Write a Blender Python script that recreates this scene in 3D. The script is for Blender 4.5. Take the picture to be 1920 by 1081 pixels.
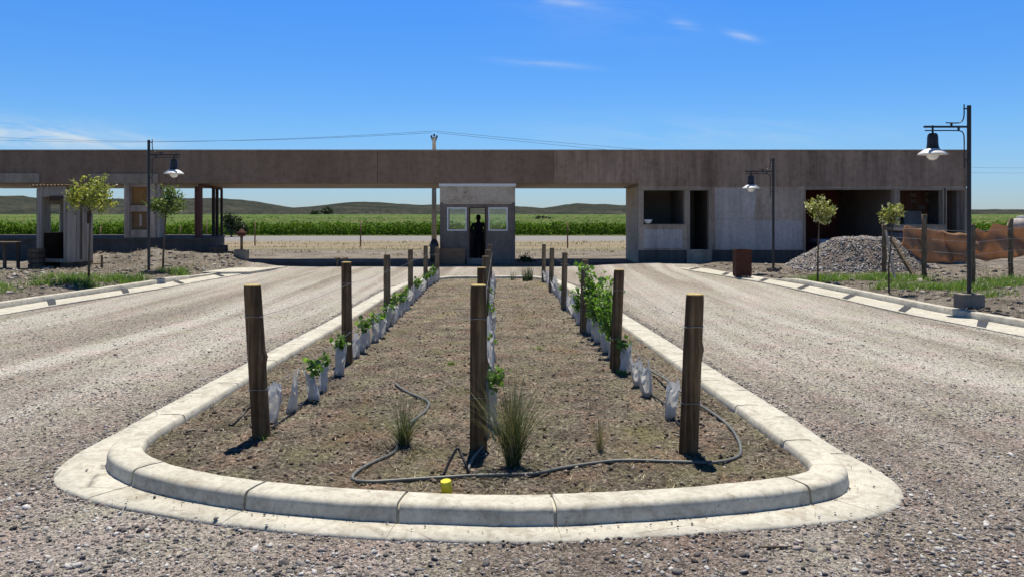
import bpy, bmesh, math, random
import numpy as np
from mathutils import Vector, Matrix, noise as mnoise
for o in list(bpy.data.objects): bpy.data.objects.remove(o)
random.seed(7); RNG = np.random.default_rng(7)
SC = bpy.context.scene; COL = SC.collection; R = math.radians
# ------------------------------------------------------------------ camera
CZ = 1.6; F = 1500.0                      # eye height, focal length in photo pixels
cd = bpy.data.cameras.new('camera'); cam = bpy.data.objects.new('camera', cd); COL.objects.link(cam)
cam.location = (0, 0, CZ); cam.rotation_euler = (R(90), 0, 0)
cd.sensor_width = 36; cd.lens = 36*F/1920; cd.shift_y = -140.5/1920
cd.clip_start = 0.05; cd.clip_end = 20000
SC.camera = cam
# ------------------------------------------------------------------ sky and sun
SUN_EL, SUN_AZ = 70.0, 1.5                # azimuth from +Y towards +X (the sun stands behind the building)
W = bpy.data.worlds.new('World'); SC.world = W; W.use_nodes = True
def build_world():
    nt = W.node_tree; N = nt.nodes; L = nt.links; N.clear()
    out = N.new('ShaderNodeOutputWorld'); bg = N.new('ShaderNodeBackground')
    sky = N.new('ShaderNodeTexSky'); sky.sky_type = 'NISHITA'; sky.sun_disc = False
    sky.sun_elevation = R(SUN_EL); sky.sun_rotation = R(SUN_AZ); sky.altitude = 900; sky.air_density = 1.0; sky.dust_density = 0.15; sky.ozone_density = 4.0
    hs = N.new('ShaderNodeHueSaturation'); hs.inputs['Saturation'].default_value = 1.30; hs.inputs['Value'].default_value = 1.0
    gm = N.new('ShaderNodeMix'); gm.data_type = 'RGBA'; gm.blend_type = 'MULTIPLY'; gm.inputs[0].default_value = 1.0
    gm.inputs[7].default_value = (0.80, 0.90, 1.06, 1)
    L.new(sky.outputs[0], hs.inputs['Color']); L.new(hs.outputs[0], gm.inputs[6])
    # elevation ramp: low sky brightened, sky overhead dimmed and warmed to cut blue fill
    # thin cirrus wisps, fixed in the sky by direction
    tc = N.new('ShaderNodeTexCoord'); sep = N.new('ShaderNodeSeparateXYZ'); L.new(tc.outputs['Generated'], sep.inputs[0])
    def M(op, a, b=None, c=None):
        n = N.new('ShaderNodeMath'); n.operation = op
        for i, v in enumerate((a, b, c)):
            if v is None: continue
            if isinstance(v, (int, float)): n.inputs[i].default_value = v
            else: L.new(v, n.inputs[i])
        return n.outputs[0]
    u = M('DIVIDE', sep.outputs[0], M('MAXIMUM', sep.outputs[1], .01)); v = M('DIVIDE', sep.outputs[2], M('MAXIMUM', sep.outputs[1], .01))
    comb = N.new('ShaderNodeCombineXYZ'); L.new(M('MULTIPLY', u, 9.0), comb.inputs[0]); L.new(M('MULTIPLY', M('ADD', v, M('MULTIPLY', u, .12)), 60.0), comb.inputs[1])
    nz = N.new('ShaderNodeTexNoise'); nz.inputs['Scale'].default_value = 1.0; nz.inputs['Detail'].default_value = 7; nz.inputs['Roughness'].default_value = .6; nz.inputs['Distortion'].default_value = .6
    L.new(comb.outputs[0], nz.inputs['Vector'])
    tot = None
    for (cx, cy, rx, ry, tilt, amp) in ((30, 248, 260, 34, .10, .75), (120, 262, 240, 22, .07, .5), (1062, 5, 70, 9, .10, .50), (1282, 47, 34, 11, .25, .32), (1392, 68, 38, 9, .25, .45), (1015, 120, 95, 8, .08, .36), (1300, 250, 500, 40, 0, .18), (1130, 30, 200, 60, .1, .10)):
        du = M('SUBTRACT', u, (cx-960)/F); dv = M('SUBTRACT', v, (400-cy)/F)
        dv = M('ADD', dv, M('MULTIPLY', du, tilt))
        q = M('ADD', M('POWER', M('ABSOLUTE', M('DIVIDE', du, rx/F)), 2.0), M('POWER', M('ABSOLUTE', M('DIVIDE', dv, ry/F)), 2.0))
        g = M('MULTIPLY', M('POWER', 2.718, M('MULTIPLY', q, -1.6)), amp)
        tot = g if tot is None else M('ADD', tot, g)
    mask = M('MULTIPLY', tot, M('MULTIPLY', M('SUBTRACT', nz.outputs[0], .33), 2.6)); 
    cl = N.new('ShaderNodeClamp'); L.new(mask, cl.inputs[0])
    el = N.new('ShaderNodeValToRGB'); e = el.color_ramp.elements; e.new(.3); e.new(.3)
    for i_, (p_, c_) in enumerate(((0, (.90, 1.00, 1.24)), (.10, (1.26, 1.40, 1.46)), (.27, (1.62, 1.70, 1.84)), (.62, (.66, .62, .56)))): e[i_].position = p_; e[i_].color = tuple(x/2 for x in c_)+(1,)
    L.new(sep.outputs[2], el.inputs[0]); g2 = N.new('ShaderNodeMix'); g2.data_type = 'RGBA'; g2.blend_type = 'MULTIPLY'; g2.inputs[0].default_value = 1.0; L.new(gm.outputs[2], g2.inputs[6]); L.new(el.outputs[0], g2.inputs[7])
    g3 = N.new('ShaderNodeMix'); g3.data_type = 'RGBA'; g3.blend_type = 'MULTIPLY'; g3.inputs[0].default_value = 1.0; L.new(g2.outputs[2], g3.inputs[6]); g3.inputs[7].default_value = (2, 2, 2, 1)
    front = M('GREATER_THAN', sep.outputs[1], .02)
    mk = M('MULTIPLY', cl.outputs[0], front)
    mx = N.new('ShaderNodeMix'); mx.data_type = 'RGBA'; L.new(mk, mx.inputs[0]); L.new(g3.outputs[2], mx.inputs[6]); mx.inputs[7].default_value = (9.0, 9.8, 10.2, 1)
    L.new(mx.outputs[2], bg.inputs[0]); bg.inputs[1].default_value = 0.064
    L.new(bg.outputs[0], out.inputs[0])
build_world()
sd = bpy.data.lights.new('sun', 'SUN'); sun = bpy.data.objects.new('sun', sd); COL.objects.link(sun)
sd.energy = 5.0; sd.angle = R(0.5); sd.color = (1.0, .93, .82)
dirv = Vector((math.cos(R(SUN_EL))*math.sin(R(SUN_AZ)), math.cos(R(SUN_EL))*math.cos(R(SUN_AZ)), math.sin(R(SUN_EL))))
sun.rotation_euler = dirv.to_track_quat('Z', 'Y').to_euler(); sun.location = (0, 60, 80)
SC.view_settings.view_transform = 'Standard'; SC.view_settings.look = 'None'; SC.view_settings.exposure = 0.30; SC.view_settings.gamma = 1.0
SC.render.engine = 'CYCLES'
try:
    SC.cycles.max_bounces = 6; SC.cycles.diffuse_bounces = 3; SC.cycles.transparent_max_bounces = 12
except Exception: pass

# ------------------------------------------------------------------ helpers: tagging
def tag(o, label=None, cat=None, group=None, kind=None):
    if label: o['label'] = label
    if cat: o['category'] = cat
    if group: o['group'] = group
    if kind: o['kind'] = kind
    return o
def empty(name, loc=(0, 0, 0), rz=0):
    o = bpy.data.objects.new(name, None); COL.objects.link(o); o.location = loc; o.rotation_euler = (0, 0, rz); o.empty_display_size = .1
    return o
def kids(o): return list(o.children)
def copy_tree(o, parent=None):
    ch = kids(o); c = o.copy(); COL.objects.link(c)
    if parent is not None: c.parent = parent
    for k in ch: copy_tree(k, c)
    return c
# ------------------------------------------------------------------ helpers: meshes
class MB:
    def __init__(s): s.v = []; s.f = []; s.sm = False
    def add(s, vs, fs):
        b = len(s.v); s.v.extend([tuple(p) for p in vs]); s.f.extend([tuple(b+i for i in f) for f in fs]); return s
    def box(s, x0, x1, y0, y1, z0, z1, m=None):
        vs = [(x0,y0,z0),(x1,y0,z0),(x1,y1,z0),(x0,y1,z0),(x0,y0,z1),(x1,y0,z1),(x1,y1,z1),(x0,y1,z1)]
        if m is not None: vs = [m @ Vector(p) for p in vs]
        return s.add(vs, [(0,3,2,1),(4,5,6,7),(0,1,5,4),(1,2,6,5),(2,3,7,6),(3,0,4,7)])
    def bar(s, a, b, w, h=None, roll=0):
        a = Vector(a); b = Vector(b); h = h or w; d = b-a
        q = d.to_track_quat('Z', 'Y').to_matrix().to_4x4(); m = Matrix.Translation(a) @ q @ Matrix.Rotation(roll, 4, 'Z')
        return s.box(-w/2, w/2, -h/2, h/2, 0, d.length, m)
    def tube(s, pts, r, n=8, cap=True):
        pts = [Vector(p) for p in pts]; rr = r if isinstance(r, (list, tuple)) else [r]*len(pts)
        vs = []; up = Vector((0.13, .21, 1))
        for i, p in enumerate(pts):
            t = (pts[min(i+1, len(pts)-1)]-pts[max(i-1, 0)]).normalized()
            if abs(t.dot(up.normalized())) > .97: up = Vector((1, .1, 0))
            a = t.cross(up).normalized(); b = t.cross(a).normalized()
            for k in range(n):
                an = 2*math.pi*k/n; vs.append(p+(a*math.cos(an)+b*math.sin(an))*rr[i])
        fs = [(i*n+k, i*n+(k+1) % n, (i+1)*n+(k+1) % n, (i+1)*n+k) for i in range(len(pts)-1) for k in range(n)]
        if cap: fs.append(tuple(range(n))[::-1]); fs.append(tuple((len(pts)-1)*n+k for k in range(n)))
        return s.add(vs, fs)
    def lathe(s, prof, n=20, c=(0, 0, 0)):
        vs = [(c[0]+r*math.cos(2*math.pi*k/n), c[1]+r*math.sin(2*math.pi*k/n), c[2]+z) for r, z in prof for k in range(n)]
        fs = [(i*n+k, i*n+(k+1) % n, (i+1)*n+(k+1) % n, (i+1)*n+k) for i in range(len(prof)-1) for k in range(n)]
        return s.add(vs, fs)
    def build(s, name, mat, parent=None, smooth=False, bevel=0):
        me = bpy.data.meshes.new(name); me.from_pydata(s.v, [], s.f); me.update()
        bm = bmesh.new(); bm.from_mesh(me); bmesh.ops.recalc_face_normals(bm, faces=bm.faces); bm.to_mesh(me); bm.free()
        o = bpy.data.objects.new(name, me); COL.objects.link(o); me.materials.append(mat)
        if parent is not None: o.parent = parent
        if smooth: me.polygons.foreach_set('use_smooth', [True]*len(me.polygons))
        if bevel:
            m = o.modifiers.new('bevel', 'BEVEL'); m.width = bevel; m.segments = 2; m.limit_method = 'ANGLE'
        return o
def np_mesh(name, V, Q, mat, parent=None, smooth=False):
    """V (n,3), Q (m,k) k-gons of one size"""
    V = np.asarray(V, np.float32); Q = np.asarray(Q, np.int32); k = Q.shape[1]
    me = bpy.data.meshes.new(name); me.vertices.add(len(V)); me.vertices.foreach_set('co', V.ravel())
    me.loops.add(Q.size); me.loops.foreach_set('vertex_index', Q.ravel())
    me.polygons.add(len(Q)); me.polygons.foreach_set('loop_start', np.arange(0, Q.size, k, dtype=np.int32))
    try: me.polygons.foreach_set('loop_total', np.full(len(Q), k, np.int32))
    except Exception: pass
    if smooth: me.polygons.foreach_set('use_smooth', np.ones(len(Q), bool))
    me.update(calc_edges=True); me.validate()
    o = bpy.data.objects.new(name, me); COL.objects.link(o); me.materials.append(mat)
    if parent is not None: o.parent = parent
    return o
LEAF = np.array([(0, -.5, 0), (.30, -.36, .05), (.48, -.02, .09), (.22, .22, .04), (0, .56, -.06), (-.24, .20, .04), (-.46, -.04, .09), (-.30, -.38, .05)])
RHOMB = np.array([(0, -.55, 0), (.33, 0, .06), (0, .6, -.05), (-.33, 0, .06)])
def leaves(C, size, shape=RHOMB, up=.35, rng=RNG, jit=.45):
    """leaf-sized faces at the points C: returns V, Q"""
    C = np.asarray(C); n = len(C); k = len(shape)
    nrm = rng.normal(size=(n, 3)); nrm /= np.linalg.norm(nrm, axis=1)[:, None]; nrm[:, 2] += up; nrm /= np.linalg.norm(nrm, axis=1)[:, None]
    t = rng.normal(size=(n, 3)); t -= (t*nrm).sum(1)[:, None]*nrm; t /= np.linalg.norm(t, axis=1)[:, None]
    b = np.cross(nrm, t); s = np.asarray(size)*(1+jit*(rng.random(n)-.5)*2)
    V = C[:, None, :]+s[:, None, None]*(shape[None, :, 0, None]*t[:, None, :]+shape[None, :, 1, None]*b[:, None, :]+shape[None, :, 2, None]*nrm[:, None, :])
    return V.reshape(-1, 3), np.arange(n*k).reshape(n, k)
def blades(base, height, spread, width, rng=RNG, seg=3, curl=.5):
    """grass blades: tapering ribbons from the points base: returns V, Q (quads)"""
    n = len(base); an = rng.random(n)*2*math.pi; d = np.stack([np.cos(an), np.sin(an), np.zeros(n)], 1)
    h = height*(0.55+.6*rng.random(n)); sp = spread*rng.random(n); w = np.stack([-np.sin(an+rng.normal(size=n)*.8), np.cos(an), np.zeros(n)], 1)*width*.5
    rows = []
    for i in range(seg+1):
        t = i/seg; p = base+d*(sp*(t*(1-curl)+curl*t*t))[:, None]*1.0; p = p.copy(); p[:, 2] += h*(t-.18*curl*t*t*(sp/np.maximum(h, 1e-4)))
        ww = w*(1-t*.88); rows.append(np.stack([p-ww, p+ww], 1))
    V = np.concatenate(rows, 1)                # n, 2*(seg+1), 3
    k = 2*(seg+1); Q = np.concatenate([np.array([[2*i, 2*i+1, 2*i+3, 2*i+2]]) for i in range(seg)], 0)
    Qa = (np.arange(n)[:, None, None]*k+Q[None]).reshape(-1, 4)
    return V.reshape(-1, 3), Qa
def join(parts):
    V = []; Q = []; o = 0
    for v, q in parts: V.append(v); Q.append(np.asarray(q)+o); o += len(v)
    return np.concatenate(V), np.concatenate(Q)
def sstep(a, b, x):
    t = np.clip((x-a)/(b-a), 0, 1); return t*t*(3-2*t)
def px(X, D): return (X-960)*D/F
def pz(Y, D): return CZ-(Y-400)*D/F
def at(X, Y, D): return Vector((px(X, D), D, pz(Y, D)))

# ------------------------------------------------------------------ helpers: materials
class NT:
    def __init__(s, name):
        s.m = bpy.data.materials.new(name); s.m.use_nodes = True; s.nt = s.m.node_tree; s.N = s.nt.nodes; s.L = s.nt.links
        s.b = s.N['Principled BSDF']; s.out = s.N['Material Output']; s.tc = s.N.new('ShaderNodeTexCoord'); s.geo = s.N.new('ShaderNodeNewGeometry')
    def vec(s, scale=(1, 1, 1), src='Object', loc=(0, 0, 0)):
        m = s.N.new('ShaderNodeMapping'); m.inputs['Scale'].default_value = scale; m.inputs['Location'].default_value = loc
        s.L.new(s.geo.outputs['Position'] if src == 'World' else s.tc.outputs[src], m.inputs[0]); return m.outputs[0]
    def noise(s, vec, scale=1, detail=4, rough=.55, dist=0):
        n = s.N.new('ShaderNodeTexNoise'); n.inputs['Scale'].default_value = scale; n.inputs['Detail'].default_value = detail; n.inputs['Roughness'].default_value = rough; n.inputs['Distortion'].default_value = dist
        s.L.new(vec, n.inputs['Vector']); return n.outputs[0]
    def voro(s, vec, scale=1, feat='F1', rnd=1):
        n = s.N.new('ShaderNodeTexVoronoi'); n.feature = feat; n.inputs['Scale'].default_value = scale; n.inputs['Randomness'].default_value = rnd
        s.L.new(vec, n.inputs['Vector']); return n
    def ramp(s, fac, stops, interp='LINEAR'):
        n = s.N.new('ShaderNodeValToRGB'); n.color_ramp.interpolation = interp; e = n.color_ramp.elements
        while len(e) < len(stops): e.new(.5)
        for i, (p, c) in enumerate(stops):
            e[i].position = p; e[i].color = (c, c, c, 1) if isinstance(c, (int, float)) else (*c, 1)
        s.L.new(fac, n.inputs[0]); return n.outputs[0]
    def mix(s, fac, a, b, mode='MIX'):
        n = s.N.new('ShaderNodeMix'); n.data_type = 'RGBA'; n.blend_type = mode
        for i, v in ((0, fac), (6, a), (7, b)):
            if isinstance(v, (int, float)): n.inputs[i].default_value = v if i == 0 else (v, v, v, 1)
            elif isinstance(v, tuple): n.inputs[i].default_value = (*v, 1)
            else: s.L.new(v, n.inputs[i])
        return n.outputs[2]
    def math(s, op, a, b=0.0):
        n = s.N.new('ShaderNodeMath'); n.operation = op
        for i, v in enumerate((a, b)):
            if isinstance(v, (int, float)): n.inputs[i].default_value = v
            else: s.L.new(v, n.inputs[i])
        return n.outputs[0]
    def bump(s, h, strength=.3, dist=.01, prev=None):
        n = s.N.new('ShaderNodeBump'); n.inputs['Strength'].default_value = strength; n.inputs['Distance'].default_value = dist
        s.L.new(h, n.inputs['Height'])
        if prev is not None: s.L.new(prev, n.inputs['Normal'])
        return n.outputs[0]
    def fin(s, col, rough=.85, nrm=None, metal=0, spec=.3):
        if isinstance(col, tuple): s.b.inputs['Base Color'].default_value = (*col, 1)
        else: s.L.new(col, s.b.inputs['Base Color'])
        if isinstance(rough, (int, float)): s.b.inputs['Roughness'].default_value = rough
        else: s.L.new(rough, s.b.inputs['Roughness'])
        s.b.inputs['Metallic'].default_value = metal; s.b.inputs['Specular IOR Level'].default_value = spec
        if nrm is not None: s.L.new(nrm, s.b.inputs['Normal'])
        return s.m
def m_simple(name, c1, c2, scale=4, rough=.8, bump=.2, bdist=.01, stretch=(1, 1, 1), metal=0, spec=.3, detail=6, lo=.3, hi=.7):
    t = NT(name); v = t.vec(stretch); n = t.noise(v, scale, detail, .6)
    c = t.ramp(n, [(lo, c1), (hi, c2)]); nb = t.noise(v, scale*6, 4, .6)
    return t.fin(c, rough, t.bump(nb, bump, bdist), metal, spec)
def m_leaf(name, dark, mid, light, trans=.35, scale=2.5, gloss=.05):
    t = NT(name); n = t.noise(t.vec((1, 1, 1), 'World'), scale, 3, .6); r = t.geo.outputs['Random Per Island']
    f = t.math('ADD', t.math('MULTIPLY', n, .7), t.math('MULTIPLY', r, .45))
    c = t.ramp(f, [(.30, dark), (.58, mid), (.85, light)])
    d = t.N.new('ShaderNodeBsdfDiffuse'); tr = t.N.new('ShaderNodeBsdfTranslucent'); ms = t.N.new('ShaderNodeMixShader'); ms.inputs[0].default_value = trans
    gl = t.N.new('ShaderNodeBsdfGlossy'); gl.inputs['Roughness'].default_value = .45; m2 = t.N.new('ShaderNodeMixShader'); m2.inputs[0].default_value = gloss
    t.L.new(c, d.inputs[0]); t.L.new(t.mix(1.0, c, (1.25, 1.35, .9), 'MULTIPLY'), tr.inputs[0]); t.L.new(d.outputs[0], ms.inputs[1]); t.L.new(tr.outputs[0], ms.inputs[2])
    t.L.new(ms.outputs[0], m2.inputs[1]); t.L.new(gl.outputs[0], m2.inputs[2]); t.L.new(m2.outputs[0], t.out.inputs[0]); return t.m

def m_gravel():
    t = NT('gravel'); v = t.vec()
    big = t.noise(t.vec((.35, .10, 1)), 1.6, 5, .6, .4)
    tracks = t.noise(t.vec((1.15, .05, 1)), 1.0, 3, .55, .5)
    v1 = t.voro(v, 105); v2 = t.voro(v, 42); v3 = t.voro(v, 210)
    sx = t.N.new('ShaderNodeSeparateColor'); t.L.new(v1.outputs['Color'], sx.inputs[0])
    sy = t.N.new('ShaderNodeSeparateColor'); t.L.new(v2.outputs['Color'], sy.inputs[0])
    sz = t.N.new('ShaderNodeSeparateColor'); t.L.new(v3.outputs['Color'], sz.inputs[0])
    c1 = t.ramp(sx.outputs[0], [(0, (.085, .079, .075)), (.25, (.24, .222, .208)), (.5, (.36, .335, .312)), (.8, (.50, .475, .445)), (1, (.70, .68, .65))])
    c2 = t.ramp(sy.outputs[1], [(0, (.09, .08, .078)), (.35, (.27, .243, .23)), (.7, (.42, .38, .355)), (1, (.60, .58, .55))])
    c3 = t.ramp(sz.outputs[2], [(0, (.14, .13, .122)), (.5, (.34, .318, .295)), (1, (.54, .515, .48))])
    c = t.mix(.5, c1, c3); bigst = t.ramp(sy.outputs[0], [(.52, 0), (.56, 1)])
    c = t.mix(t.math('MULTIPLY', bigst, .75), c, c2)
    tone = t.ramp(tracks, [(.32, (.66, .62, .58)), (.52, (1.0, .97, .93)), (.70, (1.42, 1.40, 1.35))])
    c = t.mix(1.0, c, tone, 'MULTIPLY')
    tone2 = t.ramp(big, [(.3, (.84, .80, .76)), (.7, (1.12, 1.10, 1.08))]); c = t.mix(1.0, c, tone2, 'MULTIPLY')
    c = t.mix(t.ramp(tracks, [(.50, 0), (.68, .62)]), c, t.mix(v3.outputs['Distance'], (.50, .475, .44), (.36, .34, .315))); c = t.mix(1.0, c, (1.02, 1.07, 1.08), 'MULTIPLY')
    # loose earth-brown gravel along the island and under the near edge, packed pale gravel in the wheel tracks
    sp = t.N.new('ShaderNodeSeparateXYZ'); t.L.new(v, sp.inputs[0])
    near = t.ramp(t.math('ADD', t.math('MULTIPLY', sp.outputs[1], .1), t.math('MULTIPLY', big, .35)), [(.55, (.74, .69, .68)), (.95, (1.16, 1.15, 1.13))]); c = t.mix(1.0, c, near, 'MULTIPLY')
    c = t.mix(1.0, c, t.ramp(v1.outputs['Distance'], [(.42, 1.1), (.8, .62)]), 'MULTIPLY'); c = t.mix(.8, c, t.mix(1.0, c, t.ramp(v2.outputs['Distance'], [(.45, 1.06), (.85, .66)]), 'MULTIPLY'))
    mo = t.noise(v, 48, 5, .75); c = t.mix(1.0, c, t.ramp(mo, [(.36, .36), (.5, 1.0), (.64, 1.5)]), 'MULTIPLY'); hu = t.noise(v, 1.9, 4, .6); c = t.mix(1.0, c, t.ramp(hu, [(.34, (1.06, .97, .97)), (.5, (1, 1, 1)), (.66, (.98, 1.0, .92))]), 'MULTIPLY')
    h = t.math('ADD', t.math('MULTIPLY', v1.outputs['Distance'], -1.0), t.math('MULTIPLY', v2.outputs['Distance'], -.8))
    nb = t.bump(h, .9, .012); nb = t.bump(t.noise(v, 5, 6, .6), .5, .05, nb)
    return t.fin(c, .92, nb, 0, .15)
def m_dirt():
    t = NT('dirt'); v = t.vec(); n = t.noise(v, .8, 8, .65); n2 = t.noise(v, 7, 9, .78); n3 = t.noise(t.vec((.05, .3, 1)), 1, 5, .6)
    c = t.ramp(n, [(.3, (.14, .12, .10)), (.5, (.225, .197, .165)), (.7, (.33, .295, .25))])
    c = t.mix(1.0, c, t.ramp(n2, [(.34, .38), (.5, 1.0), (.66, 1.45)]), 'MULTIPLY')
    sp = t.N.new('ShaderNodeSeparateXYZ'); t.L.new(v, sp.inputs[0]); y = sp.outputs[1]
    # behind the building: straw-coloured waste ground, a pale track, then the green vineyard floor
    yn = t.math('ADD', y, t.math('MULTIPLY', t.math('SUBTRACT', n3, .5), 8.0))
    straw = t.ramp(n3, [(.35, (.19, .18, .10)), (.5, (.31, .26, .18)), (.65, (.35, .265, .19))])
    straw = t.mix(1.0, straw, t.ramp(n2, [(.3, .7), (.7, 1.2)]), 'MULTIPLY')
    c = t.mix(t.ramp(t.math('DIVIDE', yn, 100.0), [(.36, 0), (.40, 1)]), c, straw)
    c = t.mix(t.ramp(t.math('DIVIDE', y, 100.0), [(.505, 0), (.515, 1)]), c, t.mix(n2, (.22, .215, .21), (.30, .29, .28)))
    c = t.mix(t.ramp(t.math('DIVIDE', y, 100.0), [(.62, 0), (.63, 1)]), c, t.ramp(n3, [(.3, (.075, .11, .03)), (.7, (.14, .15, .06))]))
    nb = t.bump(n2, 1.0, .09); nb = t.bump(t.noise(v, 40, 4, .7), .8, .02, nb)
    return t.fin(c, .95, nb, 0, .1)
def m_soil():
    t = NT('island_soil'); v = t.vec(); n = t.noise(v, 2.2, 8, .65); n2 = t.noise(v, 40, 9, .82); n3 = t.noise(t.vec((1.2, .5, 1)), 1.2, 5, .6, .5)
    c = t.ramp(n2, [(.37, (.032, .028, .025)), (.47, (.145, .127, .104)), (.55, (.275, .243, .20)), (.65, (.58, .535, .455))])
    c = t.mix(1.0, c, t.ramp(n, [(.3, (.52, .50, .48)), (.5, (1, .98, .95)), (.7, (1.5, 1.45, 1.36))]), 'MULTIPLY')
    c = t.mix(t.ramp(n3, [(.52, 0), (.7, .55)]), c, t.mix(n2, (.14, .11, .05), (.36, .30, .17)))
    mo = t.noise(v, 30, 5, .8); c = t.mix(1.0, c, t.ramp(mo, [(.37, .34), (.5, 1.0), (.64, 1.5)]), 'MULTIPLY'); hu = t.noise(v, 2.6, 5, .65); c = t.mix(1.0, c, t.ramp(hu, [(.36, (1.10, .93, .90)), (.5, (1, 1, 1)), (.64, (.95, 1.02, .84))]), 'MULTIPLY')
    nb = t.bump(n2, 1.0, .03); nb = t.bump(t.noise(v, 90, 4, .7), .8, .01, nb)
    return t.fin(c, .97, nb, 0, .1)
def m_concrete(name, c1, c2, stain=.5, scale=1.5, streak=False, speck=.6, coord='Object'):
    t = NT(name); v = t.vec(src=coord); n = t.noise(v, scale, 8, .65); n2 = t.noise(v, scale*14, 6, .7)
    c = t.ramp(n, [(.3, c1), (.7, c2)]); c = t.mix(speck, c, t.mix(1.0, c, t.ramp(n2, [(.3, .6), (.5, 1.0), (.7, 1.2)]), 'MULTIPLY'))
    if streak:
        s1 = t.noise(t.vec((1.5, 1.5, .16), coord), 1.0, 7, .68); c = t.mix(stain, c, t.mix(1.0, c, t.ramp(s1, [(.33, (.55, .50, .48)), (.5, (1, .98, .97)), (.66, (1.35, 1.30, 1.26))]), 'MULTIPLY'))
        s2 = t.noise(t.vec((4.5, 4.5, .35), coord), 1.0, 5, .65); c = t.mix(stain*.6, c, t.mix(1.0, c, t.ramp(s2, [(.38, (.62, .56, .54)), (.55, (1.05, 1.0, 1.0))]), 'MULTIPLY'))
    else:
        s1 = t.noise(v, scale*3.1, 6, .7, .8); c = t.mix(stain, c, t.mix(1.0, c, t.ramp(s1, [(.36, (.66, .62, .58)), (.52, (1, 1, 1))]), 'MULTIPLY'))
    if name == 'kerb_concrete':
        g1 = t.noise(v, 5.5, 8, .75, .6); c = t.mix(t.ramp(g1, [(.56, 0), (.72, .55)]), c, (.30, .27, .23)); g2 = t.noise(v, 38, 3, .6); c = t.mix(t.ramp(g2, [(.64, 0), (.70, .6)]), c, (.20, .18, .155))
        ck = t.voro(t.vec((1, 1, 1)), 1.3, 'DISTANCE_TO_EDGE'); c = t.mix(t.math('MULTIPLY', t.ramp(ck.outputs['Distance'], [(.0, .8), (.006, 0)]), t.ramp(n, [(.5, 0), (.56, 1)])), c, (.14, .125, .11))
    if name == 'booth_concrete':
        g1 = t.noise(v, 5.0, 4, .6, .3); c = t.mix(t.ramp(g1, [(.62, 0), (.68, .7)]), c, (.09, .07, .055))
    nb = t.bump(n2, .5, .004); nb = t.bump(t.noise(v, 120, 3, .6), .35, .002, nb)
    return t.fin(c, .9, nb, 0, .2)
def m_wood(name, c1, c2, c3, rough=.8, scale=1.0):
    t = NT(name); v = t.vec((22*scale, 22*scale, 1.2)); n = t.noise(v, 1.0, 6, .7, .5); n2 = t.noise(t.vec((3, 3, 2)), 2.0, 4, .6)
    c = t.ramp(n, [(.30, c1), (.5, c2), (.70, c3)]); c = t.mix(1.0, c, t.ramp(n2, [(.3, .65), (.7, 1.25)]), 'MULTIPLY')
    cr = t.noise(t.vec((60, 60, .8)), 1.0, 3, .6); c = t.mix(t.ramp(cr, [(.30, .85), (.36, 0)]), c, (.012, .008, .005))
    return t.fin(c, rough, t.bump(t.math('ADD', n, cr), .7, .006), 0, .2)
def m_planks():
    t = NT('weathered_planks'); v = t.vec((1, 1, 1)); n = t.noise(t.vec((14, 14, .8)), 1.0, 6, .7)
    c = t.ramp(n, [(.3, (.24, .20, .16)), (.5, (.36, .31, .26)), (.7, (.47, .42, .36))])
    w = t.N.new('ShaderNodeTexWave'); w.bands_direction = 'X'; w.inputs['Scale'].default_value = 2.6; w.inputs['Distortion'].default_value = 0; t.L.new(v, w.inputs[0])
    c = t.mix(t.ramp(w.outputs[1], [(.0, .5), (.04, 0)]), c, (.06, .05, .04))
    return t.fin(c, .9, t.bump(n, .4, .004), 0, .2)
def m_guard():
    t = NT('guard_plastic'); n = t.noise(t.vec((1, 1, .5)), 16, 5, .6); c = t.ramp(n, [(.3, (.50, .50, .50)), (.7, (.74, .74, .73))])
    n3 = t.noise(t.vec((1, 1, 1), 'World'), 9, 4, .6); c = t.mix(t.ramp(n3, [(.5, 0), (.75, .5)]), c, (.46, .41, .35)); sp = t.N.new('ShaderNodeSeparateXYZ'); t.L.new(t.vec(), sp.inputs[0]); c = t.mix(t.ramp(t.math('ADD', sp.outputs[2], t.math('MULTIPLY', n3, .06)), [(.04, .7), (.10, 0)]), c, (.30, .25, .19))
    d = t.N.new('ShaderNodeBsdfDiffuse'); tr = t.N.new('ShaderNodeBsdfTranslucent'); gl = t.N.new('ShaderNodeBsdfGlossy'); gl.inputs['Roughness'].default_value = .35
    t.L.new(c, d.inputs[0]); t.L.new(c, tr.inputs[0]); a = t.N.new('ShaderNodeMixShader'); a.inputs[0].default_value = .5; b = t.N.new('ShaderNodeMixShader'); b.inputs[0].default_value = .07
    bn = t.bump(n, .5, .01); t.L.new(bn, d.inputs['Normal']); t.L.new(bn, gl.inputs['Normal'])
    t.L.new(d.outputs[0], a.inputs[1]); t.L.new(tr.outputs[0], a.inputs[2]); t.L.new(a.outputs[0], b.inputs[1]); t.L.new(gl.outputs[0], b.inputs[2]); t.L.new(b.outputs[0], t.out.inputs[0]); return t.m
def m_glass():
    t = NT('window_glass'); g = t.N.new('ShaderNodeBsdfGlossy'); g.inputs['Roughness'].default_value = .03; tr = t.N.new('ShaderNodeBsdfTransparent'); tr.inputs[0].default_value = (.93, .97, .97, 1)
    fr = t.N.new('ShaderNodeFresnel'); fr.inputs[0].default_value = 1.5; ms = t.N.new('ShaderNodeMixShader'); t.L.new(t.math('ADD', fr.outputs[0], .03), ms.inputs[0]); t.L.new(tr.outputs[0], ms.inputs[1]); t.L.new(g.outputs[0], ms.inputs[2]); t.L.new(ms.outputs[0], t.out.inputs[0]); return t.m
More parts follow.
